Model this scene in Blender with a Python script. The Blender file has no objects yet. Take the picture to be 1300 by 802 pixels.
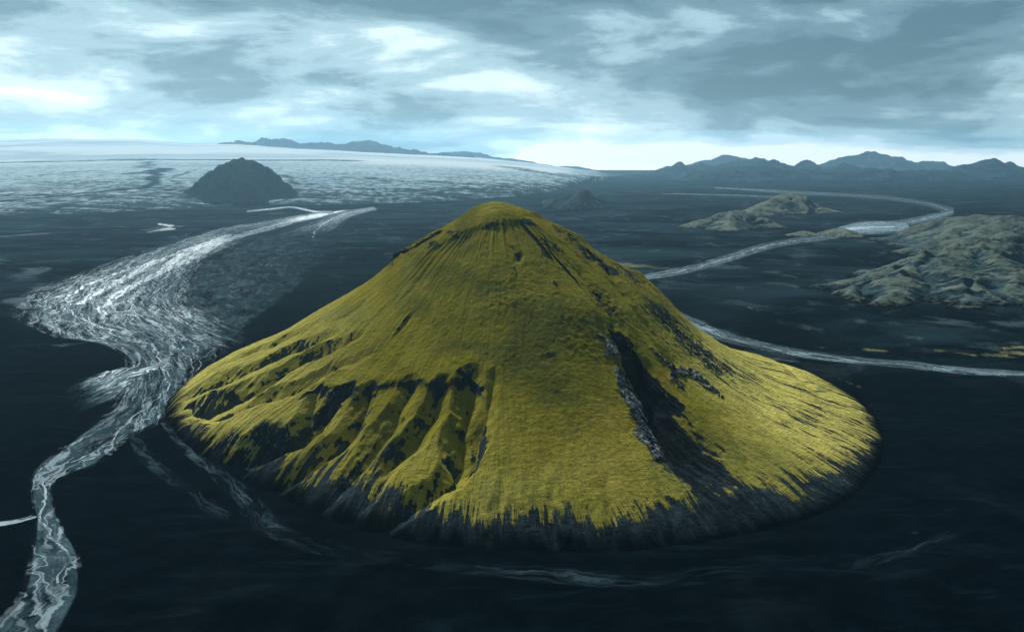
import bpy, math, random
import numpy as np
random.seed(4); RNG = np.random.default_rng(4)
rad = math.radians

# ------------------------------------------------------------------ camera model (drone 240 m above the sand plain)
F, CX, CY, HOR, CAMH = 1200.0, 650.0, 401.0, 200.0, 240.0
PITCH = math.atan((CY - HOR) / F)
cp, sp = math.cos(PITCH), math.sin(PITCH)
SUN_EL, SUN_AZ = rad(42), rad(-22)          # azimuth from +Y towards +X

def ray(px, py):
    dx, dy = px - CX, CY - py
    return dx, F * cp + dy * sp, -F * sp + dy * cp

def ground(px, py, z=0.0):
    x, y, u = ray(px, py)
    t = (CAMH - z) / -u
    return (x * t, y * t)

def at_y(px, py, Y):
    x, y, u = ray(px, py)
    t = Y / y
    return (x * t, Y, CAMH + u * t)

def G(pts):
    return np.array([ground(*p) for p in pts])

# ------------------------------------------------------------------ numpy noise
_perm = RNG.permutation(256).astype(np.int32)
_perm = np.concatenate([_perm, _perm, _perm])
_ga = np.linspace(0, 2 * np.pi, 64, endpoint=False)
_gx, _gy = np.cos(_ga), np.sin(_ga)

def perlin(x, y):
    xi = np.floor(x).astype(np.int64); yi = np.floor(y).astype(np.int64)
    xf = x - xi; yf = y - yi
    u = xf * xf * xf * (xf * (xf * 6 - 15) + 10); v = yf * yf * yf * (yf * (yf * 6 - 15) + 10)
    def g(ix, iy, fx, fy):
        h = _perm[_perm[ix & 255] + (iy & 255)] & 63
        return _gx[h] * fx + _gy[h] * fy
    a = g(xi, yi, xf, yf); b = g(xi + 1, yi, xf - 1, yf)
    c = g(xi, yi + 1, xf, yf - 1); d = g(xi + 1, yi + 1, xf - 1, yf - 1)
    return (a + u * (b - a)) * (1 - v) + (c + u * (d - c)) * v

def fbm(x, y, o=5, gain=0.5, lac=2.03):
    s = np.zeros_like(x); a = 1.0; f = 1.0
    for i in range(o):
        s += a * perlin(x * f + 17.3 * i, y * f - 9.1 * i); a *= gain; f *= lac
    return s

def ridged(x, y, o=5, gain=0.5, lac=2.03):
    s = np.zeros_like(x); a = 1.0; f = 1.0; n = 0
    for i in range(o):
        s += a * (1 - 2 * np.abs(perlin(x * f + 31.7 * i, y * f + 5.3 * i))); n += a; a *= gain; f *= lac
    return s / n

def sstep(a, b, x):
    t = np.clip((x - a) / (b - a), 0, 1)
    return t * t * (3 - 2 * t)

def polydist(x, y, P, vals=None, maxd=None):
    """distance to a polyline, 0..1 position along it, and values interpolated along it"""
    P = np.asarray(P, float)
    seg = np.hypot(*(P[1:, :2] - P[:-1, :2]).T); cum = np.concatenate([[0], np.cumsum(seg)])
    best = np.full(x.shape, 1e12); s = np.zeros(x.shape)
    for i in range(len(P) - 1):
        ax, ay = P[i, 0], P[i, 1]; bx, by = P[i + 1, 0] - ax, P[i + 1, 1] - ay
        L2 = bx * bx + by * by + 1e-9
        t = np.clip(((x - ax) * bx + (y - ay) * by) / L2, 0, 1)
        d = (x - ax - t * bx) ** 2 + (y - ay - t * by) ** 2
        m = d < best
        best = np.where(m, d, best); s = np.where(m, cum[i] + t * seg[i], s)
    s /= cum[-1]
    d = np.sqrt(best)
    if vals is None: return d, s
    out = [np.interp(s, np.linspace(0, 1, len(v)) if len(v) != len(P) else cum / cum[-1], v) for v in vals]
    return (d, s, *out)

def smooth_line(P, n=160):
    """Catmull-Rom resample"""
    P = np.asarray(P, float)
    Q = np.vstack([2 * P[0] - P[1], P, 2 * P[-1] - P[-2]])
    out = []
    k = max(2, n // (len(P) - 1))
    for i in range(1, len(Q) - 2):
        for t in np.linspace(0, 1, k, endpoint=False):
            a, b, c, d = Q[i - 1], Q[i], Q[i + 1], Q[i + 2]
            out.append(0.5 * ((2 * b) + (c - a) * t + (2 * a - 5 * b + 4 * c - d) * t * t + (3 * b - a - 3 * c + d) * t ** 3))
    out.append(P[-1])
    return np.array(out)

# ------------------------------------------------------------------ objects
C = bpy.context.scene.collection

def grid_mesh(name, co, nu, nv, mat, attrs=None, wrap=False, keep=None, parent=None):
    """co: (nu*nv,3) vertices, u-major; keep: bool per vertex (faces with all corners kept)"""
    iu = np.arange(nu if wrap else nu - 1); iv = np.arange(nv - 1)
    A, B = np.meshgrid(iu, iv, indexing='ij')
    A2 = (A + 1) % nu
    f = np.stack([A * nv + B, A2 * nv + B, A2 * nv + B + 1, A * nv + B + 1], -1).reshape(-1, 4)
    if keep is not None:
        f = f[keep[f].any(1)]
        used = np.zeros(len(co), bool); used[f.ravel()] = True
        remap = np.cumsum(used) - 1
        f = remap[f]; co = co[used]
        attrs = {k: v[used] for k, v in (attrs or {}).items()}
    # face the upward side
    p0, p1, p3 = co[f[0, 0]], co[f[0, 1]], co[f[0, 3]]
    nz = np.cross(co[f[:, 1]] - co[f[:, 0]], co[f[:, 3]] - co[f[:, 0]])[:, 2].sum()
    if nz < 0: f = f[:, ::-1]
    me = bpy.data.meshes.new(name)
    me.vertices.add(len(co)); me.vertices.foreach_set('co', np.ascontiguousarray(co, np.float32).ravel())
    me.loops.add(f.size); me.loops.foreach_set('vertex_index', np.ascontiguousarray(f, np.int32).ravel())
    me.polygons.add(len(f))
    me.polygons.foreach_set('loop_start', np.arange(0, f.size, 4, dtype=np.int32))
    me.polygons.foreach_set('loop_total', np.full(len(f), 4, np.int32))
    me.polygons.foreach_set('use_smooth', np.ones(len(f), bool))
    me.update(calc_edges=True)
    for k, v in (attrs or {}).items():
        if v.ndim == 2:
            a = me.attributes.new(k, 'FLOAT_VECTOR', 'POINT'); a.data.foreach_set('vector', np.ascontiguousarray(v, np.float32).ravel())
        else:
            a = me.attributes.new(k, 'FLOAT', 'POINT'); a.data.foreach_set('value', np.ascontiguousarray(v, np.float32))
    me.materials.append(mat)
    o = bpy.data.objects.new(name, me); C.objects.link(o)
    if parent: o.parent = parent
    return o

def tag(o, label, cat, kind=None, group=None):
    o['label'] = label; o['category'] = cat
    if kind: o['kind'] = kind
    if group: o['group'] = group
    return o

# ------------------------------------------------------------------ node helpers
class NT:
    def __init__(s, nt): s.nt = nt
    def n(s, t, **kw):
        nd = s.nt.nodes.new(t)
        for k, v in kw.items(): setattr(nd, k, v)
        return nd
    def put(s, sock, v):
        if isinstance(v, bpy.types.NodeSocket): s.nt.links.new(v, sock)
        elif v is not None:
            if sock.type == 'RGBA' and len(v) == 3: v = (*v, 1)
            sock.default_value = v
    def m(s, op, a, b=None, c=None, clamp=False):
        nd = s.n('ShaderNodeMath', operation=op, use_clamp=clamp)
        for i, v in enumerate((a, b, c)):
            if v is not None: s.put(nd.inputs[i], v)
        return nd.outputs[0]
    def add(s, a, b): return s.m('ADD', a, b)
    def sub(s, a, b): return s.m('SUBTRACT', a, b)
    def mul(s, a, b): return s.m('MULTIPLY', a, b)
    def mx(s, a, b): return s.m('MAXIMUM', a, b)
    def mn(s, a, b): return s.m('MINIMUM', a, b)
    def ss(s, lo, hi, v, a=0.0, b=1.0):
        nd = s.n('ShaderNodeMapRange', interpolation_type='SMOOTHSTEP')
        for k, q in zip(('Value', 'From Min', 'From Max', 'To Min', 'To Max'), (v, lo, hi, a, b)): s.put(nd.inputs[k], q)
        return nd.outputs[0]
    def lin(s, lo, hi, v, a=0.0, b=1.0):
        nd = s.n('ShaderNodeMapRange')
        for k, q in zip(('Value', 'From Min', 'From Max', 'To Min', 'To Max'), (v, lo, hi, a, b)): s.put(nd.inputs[k], q)
        return nd.outputs[0]
    def mix(s, f, a, b):
        nd = s.n('ShaderNodeMix', data_type='RGBA')
        s.put(nd.inputs[0], f); s.put(nd.inputs[6], a); s.put(nd.inputs[7], b)
        return nd.outputs[2]
    def vmul(s, v, k):
        nd = s.n('ShaderNodeVectorMath', operation='MULTIPLY'); s.put(nd.inputs[0], v); s.put(nd.inputs[1], k); return nd.outputs[0]
    def vadd(s, v, k):
        nd = s.n('ShaderNodeVectorMath', operation='ADD'); s.put(nd.inputs[0], v); s.put(nd.inputs[1], k); return nd.outputs[0]
    def xyz(s, x, y, z=0.0):
        nd = s.n('ShaderNodeCombineXYZ'); [s.put(nd.inputs[i], v) for i, v in enumerate((x, y, z))]; return nd.outputs[0]
    def sep(s, v):
        nd = s.n('ShaderNodeSeparateXYZ'); s.put(nd.inputs[0], v); return nd.outputs
    def noise(s, vec, scale=1.0, detail=4.0, rough=0.5, dist=0.0, dim='3D'):
        nd = s.n('ShaderNodeTexNoise', noise_dimensions=dim)
        s.put(nd.inputs['Vector'], vec)
        for k, v in (('Scale', scale), ('Detail', detail), ('Roughness', rough), ('Distortion', dist)): s.put(nd.inputs[k], v)
        return nd.outputs['Fac']
    def noisec(s, vec, scale=1.0, detail=3.0, rough=0.5):
        nd = s.n('ShaderNodeTexNoise'); s.put(nd.inputs['Vector'], vec)
        for k, v in (('Scale', scale), ('Detail', detail), ('Roughness', rough)): s.put(nd.inputs[k], v)
        return nd.outputs['Color']
    def vor(s, vec, scale=1.0, feature='DISTANCE_TO_EDGE', dim='3D'):
        nd = s.n('ShaderNodeTexVoronoi', feature=feature, voronoi_dimensions=dim)
        s.put(nd.inputs['Vector'], vec); s.put(nd.inputs['Scale'], scale)
        return nd.outputs[0]
    def attr(s, name, vec=False):
        nd = s.n('ShaderNodeAttribute', attribute_name=name); return nd.outputs['Vector' if vec else 'Fac']
    def pos(s): return s.n('ShaderNodeNewGeometry').outputs['Position']
    def bump(s, h, strength=0.5, dist=1.0, normal=None):
        nd = s.n('ShaderNodeBump'); s.put(nd.inputs['Strength'], strength); s.put(nd.inputs['Distance'], dist); s.put(nd.inputs['Height'], h)
        if normal is not None: s.put(nd.inputs['Normal'], normal)
        return nd.outputs[0]
    def bsdf(s, col, rough=0.9, normal=None, spec=0.2):
        nd = s.n('ShaderNodeBsdfDiffuse')
        s.put(nd.inputs['Color'], col); s.put(nd.inputs['Roughness'], 0.6)
        if normal is not None: s.put(nd.inputs['Normal'], normal)
        return nd.outputs[0]
    def out(s, sh, sock='Surface'):
        o = s.n('ShaderNodeOutputMaterial'); s.nt.links.new(sh, o.inputs[sock])

def new_mat(name):
    m = bpy.data.materials.new(name); m.use_nodes = True; m.node_tree.nodes.clear()
    return m, NT(m.node_tree)

SAND = (0.0005, 0.0018, 0.0030)
SAND2 = (0.0013, 0.0046, 0.0074)
ROCK = (0.017, 0.025, 0.029)

# ------------------------------------------------------------------ materials
def mat_ground():
    m, N = new_mat('black_sand')
    p = N.pos()
    big = N.noise(p, 0.0009, 6, 0.55); mid = N.noise(N.vadd(p, (900, 200, 0)), 0.006, 6, 0.6); fine = N.noise(p, 0.09, 4, 0.6)
    wisps = N.noise(N.vmul(p, (0.0016, 0.0034, 0)), 1.0, 8, 0.68, 0.8)
    col = N.mix(N.ss(0.35, 0.68, big), SAND, SAND2)
    col = N.mix(N.ss(0.45, 0.75, mid, 0, 0.7), col, SAND2)
    col = N.mix(N.ss(0.40, 0.66, N.noise(N.vmul(p, (0.035, 0.035, 0)), 1.0, 7, 0.72), 0, 0.6), col, (0.0026, 0.0078, 0.0118))
    rip = N.noise(N.vmul(p, (0.012, 0.05, 0)), 1.0, 8, 0.70, 1.2)
    col = N.mix(N.ss(0.52, 0.70, rip, 0, 0.85), col, (0.0052, 0.0130, 0.0180))
    spk = N.noise(p, 0.45, 3, 0.7)
    col = N.mix(N.ss(0.66, 0.78, spk, 0, 0.7), col, (0.010, 0.020, 0.026))
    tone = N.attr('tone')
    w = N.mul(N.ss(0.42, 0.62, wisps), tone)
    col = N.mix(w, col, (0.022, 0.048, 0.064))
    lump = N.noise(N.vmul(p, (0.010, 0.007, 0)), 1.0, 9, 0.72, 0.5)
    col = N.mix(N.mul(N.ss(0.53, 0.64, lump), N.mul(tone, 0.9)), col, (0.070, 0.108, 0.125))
    silt = N.attr('silt')
    sn = N.noise(N.vmul(p, (0.010, 0.010, 0)), 1.0, 9, 0.72, 0.6)
    col = N.mix(N.ss(0.52, 0.66, N.add(sn, N.sub(N.mul(silt, 0.42), 0.26)), 0, 0.8), col, (0.10, 0.145, 0.165))
    moss = N.attr('patch')
    pn = N.noise(N.vmul(p, (0.030, 0.022, 0)), 1.0, 8, 0.75, 0.6)
    col = N.mix(N.ss(0.56, 0.66, N.add(pn, N.sub(N.mul(moss, 0.42), 0.30)), 0, 0.9), col, N.mix(N.ss(0.4, 0.6, lump), (0.055, 0.062, 0.035), (0.19, 0.185, 0.095)))
    nb = N.bump(N.add(N.mul(mid, 6.0), N.mul(fine, 0.7)), 0.45, 1.0)
    N.out(N.bsdf(col, 0.95, nb, 0.0)); return m

def mat_mountain():
    m, N = new_mat('moss_and_lava_rock')
    p = N.pos(); pol = N.attr('polar', True)
    streak = N.noise(N.vmul(pol, (0.55, 0.030, 0)), 1.0, 5, 0.62, 0.25)
    fstreak = N.noise(N.vmul(pol, (1.7, 0.10, 0)), 1.0, 4, 0.6, 0.3)
    step = N.noise(N.vmul(pol, (0.13, 0.55, 0)), 1.0, 6, 0.68, 0.5)
    worn = N.attr('worn')
    big = N.noise(p, 0.016, 5, 0.6); mid = N.noise(p, 0.07, 6, 0.65); fine = N.noise(p, 0.5, 5, 0.7)
    moss = N.attr('moss'); pale = N.attr('pale'); scree = N.attr('scree'); cliff = N.attr('cliff'); bare = N.attr('bare')
    mc = N.mix(N.ss(0.3, 0.7, big), (0.255, 0.235, 0.022), (0.335, 0.302, 0.034))
    mc = N.mix(N.ss(0.42, 0.72, mid, 0, 0.65), mc, (0.19, 0.18, 0.020))
    mc = N.mix(N.ss(0.5, 0.75, fine, 0, 0.5), mc, (0.37, 0.345, 0.065))
    mc = N.mix(N.mul(N.ss(0.50, 0.64, step), N.ss(0.4, 0.6, N.noise(p, 0.02, 4, 0.6), 0.15, 0.75)), mc, (0.085, 0.088, 0.018))
    vp = N.noise(N.vadd(p, (100, 40, 0)), 0.011, 5, 0.62, 0.5)
    mc = N.mix(N.ss(0.50, 0.64, vp, 0, 0.8), mc, (0.125, 0.140, 0.028))
    mc = N.mix(N.ss(0.46, 0.34, vp, 0, 0.55), mc, (0.30, 0.245, 0.045))
    mc = N.mix(N.ss(0.60, 0.72, N.noise(p, 0.20, 6, 0.75), 0, 0.75), mc, (0.060, 0.068, 0.030))
    mc = N.mix(N.ss(0.44, 0.34, step, 0, 0.45), mc, (0.34, 0.31, 0.055))
    mc = N.mix(N.ss(0.48, 0.62, N.noise(N.vmul(pol, (0.5, 0.035, 0)), 1.0, 5, 0.6, 0.2), 0, 0.22), mc, (0.12, 0.115, 0.020))
    mc = N.mix(N.mul(pale, N.ss(0.25, 0.7, mid, 1.0, 0.75)), mc, N.mix(N.ss(0.45, 0.6, fstreak), (0.82, 0.76, 0.21), (0.42, 0.39, 0.105)))  # sunlight on the wing and left flank painted into the moss colour
    # rock and dark lava ash
    rk = N.mix(N.ss(0.35, 0.7, N.add(N.mul(streak, 0.5), N.mul(mid, 0.5))), (0.012, 0.024, 0.031), (0.052, 0.082, 0.098))
    rk = N.mix(N.ss(0.50, 0.72, N.add(N.mul(fine, 0.6), N.mul(fstreak, 0.4)), 0, 0.8), rk, (0.105, 0.145, 0.165))
    rk = N.mix(N.mul(scree, N.ss(0.42, 0.62, N.add(N.mul(fstreak, 0.5), N.mul(streak, 0.5)), 1.0, 0.45)), rk, (0.0065, 0.0095, 0.0115))
    cl = N.mix(N.ss(0.40, 0.60, N.noise(p, 0.32, 6, 0.75)), (0.030, 0.040, 0.045), (0.33, 0.37, 0.39))
    rk = N.mix(N.ss(0.35, 0.65, cliff), rk, cl)
    iso = N.noise(p, 0.16, 6, 0.7)
    fac = N.add(moss, N.add(N.add(N.mul(N.sub(streak, 0.5), 0.14), N.mul(N.sub(fstreak, 0.5), 0.50)), N.add(N.mul(N.sub(iso, 0.5), 0.70), N.mul(N.sub(fine, 0.5), 0.55))))
    fac = N.sub(fac, N.mul(N.ss(0.40, 0.56, N.add(N.mul(mid, 0.5), N.mul(N.noise(p, 0.26, 6, 0.78), 0.5))), N.mul(bare, 1.05)))
    wstreak = N.noise(N.vmul(pol, (0.30, 0.016, 0)), 1.0, 7, 0.70, 0.15)
    fac = N.sub(fac, N.mul(worn, N.ss(0.45, 0.54, wstreak, 0.0, 1.0)))
    fac = N.ss(0.36, 0.60, fac)
    col = N.mix(fac, rk, mc)
    # toe of the slope runs out into the sand
    col = N.mix(N.attr('toe'), col, SAND2)
    lf = N.ss(0.35, 0.65, N.noise(p, 0.022, 4, 0.6))
    tuft = N.noise(N.vadd(p, (31, 7, 2)), 0.33, 5, 0.72)
    h = N.add(N.add(N.mul(step, N.lin(0, 1, lf, 0.25, 1.2)), N.add(N.mul(mid, 0.9), N.mul(tuft, 1.1))), N.add(N.mul(fine, 0.7), N.mul(streak, N.lin(0.3, 1, N.attr('tt'), 0.0, 2.2))))
    h = N.add(h, N.mul(fac, 0.5))
    N.out(N.bsdf(col, 0.95, N.bump(h, 0.9, 1.0), 0.0)); return m

def mat_outcrop(name, light):
    m, N = new_mat(name)
    p = N.pos()
    a = N.noise(p, 0.35, 6, 0.7); b = N.noise(N.vmul(p, (0.9, 0.9, 0.25)), 1.0, 5, 0.7)
    dark = (0.016, 0.024, 0.029)
    big = N.noise(p, 0.09, 4, 0.6)
    col = N.mix(N.ss(0.44, 0.62, N.add(N.mul(b, 0.5), N.mul(big, 0.5))), dark, light)
    col = N.mix(N.ss(0.5, 0.7, a, 0, 0.6), col, (0.07, 0.085, 0.09))
    N.out(N.bsdf(col, 0.9, N.bump(N.add(a, b), 0.8, 0.8), 0.0)); return m

def mat_hill(name, lo, hi, rock, cover=0.5, scale=0.02, snow=0.0):
    m, N = new_mat(name)
    p = N.pos(); el = N.attr('rel'); st = N.attr('steep')
    a = N.noise(p, scale, 7, 0.65); b = N.noise(p, scale * 4, 6, 0.7); c = N.noise(p, scale * 0.3, 4, 0.55)
    col = N.mix(N.ss(0.35, 0.7, a), lo, hi)
    f = N.add(N.add(N.mul(a, 0.5), N.mul(b, 0.5)), N.sub(N.mul(el, 0.35), N.mul(st, 0.55)))
    f = N.add(f, N.mul(N.attr('conv'), 0.20))
    f = N.ss(0.58 - cover * 0.4, 0.74 - cover * 0.4, N.add(f, N.mul(N.sub(c, 0.5), 0.35)))
    r2 = N.mix(N.ss(0.3, 0.7, b), rock, tuple(x * 2.0 for x in rock))
    col = N.mix(f, r2, col)
    col = N.mix(N.ss(0.0, 0.11, N.add(el, N.mul(N.sub(b, 0.5), 0.30)), 1, 0), col, SAND)
    if snow > 0:
        sf = N.ss(0.52, 0.60, N.add(N.mul(a, 0.6), N.add(N.mul(el, snow), N.sub(0.0, N.mul(st, 0.45)))))
        col = N.mix(sf, col, (0.62, 0.72, 0.78))
    N.out(N.bsdf(col, 0.95, N.bump(N.add(N.mul(a, 2.0), b), 0.8, 0.10 / scale), 0.0)); return m

def mat_river():
    m, N = new_mat('braided_meltwater')
    fl = N.attr('flow', True); den = N.attr('dens'); ch = N.attr('chan'); edge = N.attr('edge'); bri = N.attr('bright')
    wv = N.noisec(fl, 0.009, 4, 0.6)
    wf = N.noisec(fl, 0.05, 3, 0.6)
    q = N.vadd(fl, N.vadd(N.vmul(N.vadd(wv, (-0.5, -0.5, -0.5)), (150, 75, 0)), N.vmul(N.vadd(wf, (-0.5, -0.5, -0.5)), (22, 16, 0))))
    def braid(su, sv, w0, w1):
        d = N.vor(N.vmul(q, (su, sv, 0)), 1.0, dim='2D')
        return N.ss(w0, w1, d, 1, 0)
    def rid(su, sv, w, off, det=4.0):
        n = N.noise(N.vadd(N.vmul(q, (su, sv, 0)), (off, off * 2, 0)), 1.0, det, 0.5)
        return N.ss(0.0, w, N.m('ABSOLUTE', N.sub(n, 0.5)), 1, 0)
    dm = N.sub(den, 0.5)
    gate = N.noise(fl, 0.012, 5, 0.65)
    gate2 = N.noise(N.vmul(fl, (0.010, 0.05, 0)), 1.0, 6, 0.7)
    b1 = N.mx(rid(0.0035, 0.022, 0.018, 0.0), rid(0.0045, 0.030, 0.016, 5.0))
    b2 = N.mx(rid(0.010, 0.060, 0.022, 2.0), braid(0.012, 0.055, 0.01, 0.06))
    b3 = N.mx(rid(0.030, 0.14, 0.03, 7.0), braid(0.035, 0.15, 0.01, 0.09))
    lnw = N.ss(0.35, 1.0, den, 0.15, 0.95)
    water = N.mul(b1, N.ss(0.34, 0.56, N.add(gate, N.mul(dm, 0.6)), 0, 0.9))
    water = N.mx(water, N.mul(b2, N.ss(0.46, 0.66, N.add(gate2, N.mul(dm, 0.6)), 0, 0.55)))
    water = N.mx(water, N.mul(b3, N.ss(0.48, 0.70, N.add(gate2, N.mul(dm, 0.5)), 0, 0.24)))
    cn = N.noise(N.vmul(q, (0.016, 0.13, 0)), 1.0, 7, 0.68)
    chm = N.mul(N.ss(0.42, 0.70, N.add(ch, N.mul(N.sub(cn, 0.5), 2.3))), N.ss(0.43, 0.53, N.noise(N.vmul(q, (0.010, 0.11, 0)), 1.0, 6, 0.68), 0.12, 1.0))
    lines = N.mul(water, lnw)
    chm = N.mul(chm, N.ss(0.5, 0.9, den, 0.40, 1.0))
    water = N.mx(N.mul(lines, N.ss(0.0, 0.5, den)), chm)
    bars = N.ss(0.50, 0.58, N.noise(N.vmul(fl, (0.010, 0.030, 0)), 1.0, 6, 0.65, 0.5), 0.0, 1.0)
    p = N.pos(); g = N.noise(p, 0.05, 6, 0.65)
    silt = N.mix(N.ss(0.44, 0.86, N.add(N.mul(N.noise(N.vmul(q, (0.016, 0.055, 0)), 1.0, 8, 0.72), 0.75), N.add(N.mul(den, 0.18), 0.10))), (0.006, 0.016, 0.022), (0.060, 0.108, 0.132))
    silt = N.mix(N.mul(bars, 0.88), silt, SAND2)
    wc = N.mix(bri, (0.038, 0.072, 0.090), (0.27, 0.40, 0.48))
    col = N.mix(water, silt, wc)
    wisp = N.attr('wisp')
    en = N.add(N.mul(N.sub(N.noise(N.vmul(fl, (0.02, 0.07, 0)), 1.0, 7, 0.7), 0.5), 0.6), N.mul(N.sub(N.noise(N.vadd(N.vmul(fl, (0.004, 0.016, 0)), (7, 3, 0)), 1.0, 5, 0.6), 0.5), 0.9))
    cov = N.ss(0.34, 0.60, N.add(edge, en))
    cov = N.mx(N.mul(cov, N.ss(0.02, 0.55, den, 0.0, 1.0)), N.mul(water, N.ss(0.05, 0.25, edge)))
    wn = N.noise(N.vmul(q, (0.008, 0.17, 0)), 1.0, 8, 0.70)
    wb = N.noise(N.vmul(fl, (0.012, 0.03, 0)), 1.0, 4, 0.6)
    cov = N.mul(cov, N.mix(wisp, (1, 1, 1), N.mul(N.ss(0.43, 0.63, N.add(wn, N.mul(N.sub(wb, 0.5), 0.55))), N.ss(0.1, 0.75, edge, 0.0, 0.75))))
    nd = N.n('ShaderNodeBsdfPrincipled')
    N.put(nd.inputs['Base Color'], col); N.put(nd.inputs['Roughness'], N.lin(0, 1, water, 0.95, 0.5)); N.put(nd.inputs['Specular IOR Level'], N.lin(0, 1, water, 0.0, N.mul(bri, 0.30)))
    N.put(nd.inputs['Normal'], N.bump(N.add(N.mul(g, 2.0), N.mul(water, -0.6)), 0.3, 1.0))
    tr = N.n('ShaderNodeBsdfTransparent').outputs[0]
    mx = N.n('ShaderNodeMixShader'); N.put(mx.inputs[0], cov); N.put(mx.inputs[1], tr); N.put(mx.inputs[2], nd.outputs[0])
    N.out(mx.outputs[0]); return m

def mat_ice():
    m, N = new_mat('glacier_ice')
    p = N.pos(); dirt = N.attr('dirt')
    a = N.noise(N.vmul(p, (0.0011, 0.0028, 0)), 1.0, 9, 0.68, 0.5)
    b = N.noise(N.vmul(p, (0.006, 0.011, 0)), 1.0, 8, 0.72, 0.5)
    c = N.noise(p, 0.0005, 5, 0.6)
    cr = N.vor(N.vadd(N.vmul(p, (0.0035, 0.009, 0)), N.vmul(N.noisec(p, 0.004, 4), (1.6, 1.6, 0))), 1.0, dim='2D')
    pw = N.vadd(p, N.vmul(N.vadd(N.noisec(p, 0.0012, 4), (-0.5, -0.5, -0.5)), (500, 900, 0)))
    e = N.noise(N.vmul(pw, (0.020, 0.008, 0)), 1.0, 7, 0.70, 0.3)
    sm = N.ss(0.0, 0.25, dirt)
    f = N.add(N.add(N.mul(a, 0.30), N.mul(b, 0.35)), N.add(N.mul(e, 0.35), N.mul(N.sub(dirt, 0.5), 0.26)))
    ice = N.mix(N.ss(0.3, 0.7, c), (0.40, 0.57, 0.66), (0.58, 0.73, 0.80))
    ice = N.mix(N.ss(0.05, 0.2, dirt), N.mix(N.ss(0.42, 0.62, N.noise(N.vmul(p, (0.0003, 0.0006, 0)), 1.0, 7, 0.6, 0.6)), (0.78, 0.87, 0.92), (0.48, 0.60, 0.68)), ice)
    ice = N.mix(N.mul(N.ss(0.40, 0.62, e, 0, 0.7), sm), ice, (0.17, 0.26, 0.31))
    ice = N.mix(N.mul(N.ss(0.0, 0.10, cr, 0.6, 0), sm), ice, (0.14, 0.20, 0.24))
    ash = N.mix(N.ss(0.40, 0.65, e), (0.003, 0.009, 0.013), (0.026, 0.056, 0.074))
    col = N.mix(N.ss(0.41, 0.57, f), ice, ash)
    N.out(N.bsdf(col, 0.8, N.bump(N.add(N.mul(a, 20.0), N.add(N.mul(b, 9.0), N.mul(e, 5.0))), 0.7, 1.0), 0.0)); return m

M_ground, M_mtn, M_river, M_ice = mat_ground(), mat_mountain(), mat_river(), mat_ice()
M_cliff = mat_outcrop('pale_cliff_rock', (0.23, 0.28, 0.30))
M_dark = mat_outcrop('dark_cliff_rock', (0.055, 0.068, 0.073))

# ------------------------------------------------------------------ the cone
MX, MY, MH = -15.0, 900.0, 200.0
base_px = [(212, 512), (212, 524), (222, 545), (245, 570), (300, 602), (370, 636), (450, 668), (530, 688), (600, 694), (700, 699), (780, 700),
           (850, 692), (930, 679), (1000, 664), (1045, 650), (1085, 625), (1105, 600), (1117, 574), (1118, 552)]
bg = G(base_px)
bth = np.arctan2(bg[:, 0] - MX, -(bg[:, 1] - MY)); br = np.hypot(bg[:, 0] - MX, bg[:, 1] - MY)
back = np.array([[rad(d), 352.0] for d in (-165, -140, -115, 115, 135, 160, 180)]); back[3:5, 1] = (372, 364)
allth = np.concatenate([bth, back[:, 0]]); allr = np.concatenate([br, back[:, 1]])
o_ = np.argsort(allth); allth, allr = allth[o_], allr[o_]
_tt = np.linspace(-np.pi, np.pi, 721)
_RR = np.interp(_tt, allth, allr, period=2 * np.pi)
k_ = np.exp(-0.5 * (np.arange(-14, 15) / 5.0) ** 2); k_ /= k_.sum()
_RR = np.convolve(np.concatenate([_RR[-15:-1], _RR, _RR[1:15]]), k_, 'valid')
def Rb(th): return np.interp(th, _tt, _RR)

def cone(x, y):
    dx, dy = x - MX, y - MY
    r = np.hypot(dx, dy); th = np.arctan2(dx, -dy); R = Rb(th)
    t = r / R
    sn = np.sin(th); wr = np.clip(sn, 0, 1) ** 1.4; wl = np.clip(-sn, 0, 1) ** 1.4; wf = 1 - wr - wl
    zl, zr, zf = (np.interp(t, PROF[k][0], PROF[k][1]) for k in 'LRF')
    return MH * (wl * zl + wr * zr + wf * zf)

def _prof(pts):
    q = np.array(pts); tt = np.linspace(0, 1.2, 480)
    v = np.interp(tt, q[:, 0], q[:, 1]); k = np.exp(-0.5 * (np.arange(-12, 13) / 5.0) ** 2); k /= k.sum()
    w = np.convolve(np.concatenate([v[12:0:-1], v, np.full(12, v[-1])]), k, 'valid')
    return tt, w
PROF = {'L': _prof([(0, 1.0), (.068, .963), (.103, .920), (.159, .867), (.216, .818), (.268, .765), (.306, .702), (.383, .598), (.477, .503), (.58, .402), (.665, .320), (.756, .250), (.841, .192), (.929, .106), (.975, .045), (1.0, 0.0), (1.2, -.10)]),
        'R': _prof([(0, 1.0), (.085, .949), (.17, .873), (.21, .835), (.25, .778), (.29, .728), (.328, .690), (.38, .635), (.43, .575), (.497, .452), (.555, .357), (.635, .258), (.73, .172), (.81, .130), (.90, .078), (.96, .038), (1.0, 0.0), (1.2, -.10)]),
        'F': _prof([(0, 1.0), (.08, .955), (.16, .868), (.24, .778), (.32, .685), (.42, .560), (.52, .440), (.62, .330), (.72, .236), (.82, .152), (.90, .090), (.96, .040), (1.0, 0.0), (1.2, -.10)])}

def hit(px, py):
    x, y, u = ray(px, py)
    t = np.linspace(500, 1500, 6000) / y
    X, Y, Z = x * t, y * t, CAMH + u * t
    ins = np.nonzero(Z <= np.maximum(cone(X, Y), 0))[0]
    i = ins[0] if len(ins) else np.argmin(Z - cone(X, Y))
    return (X[i], Y[i])

def H(pts): return np.array([hit(*p) for p in pts])

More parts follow.
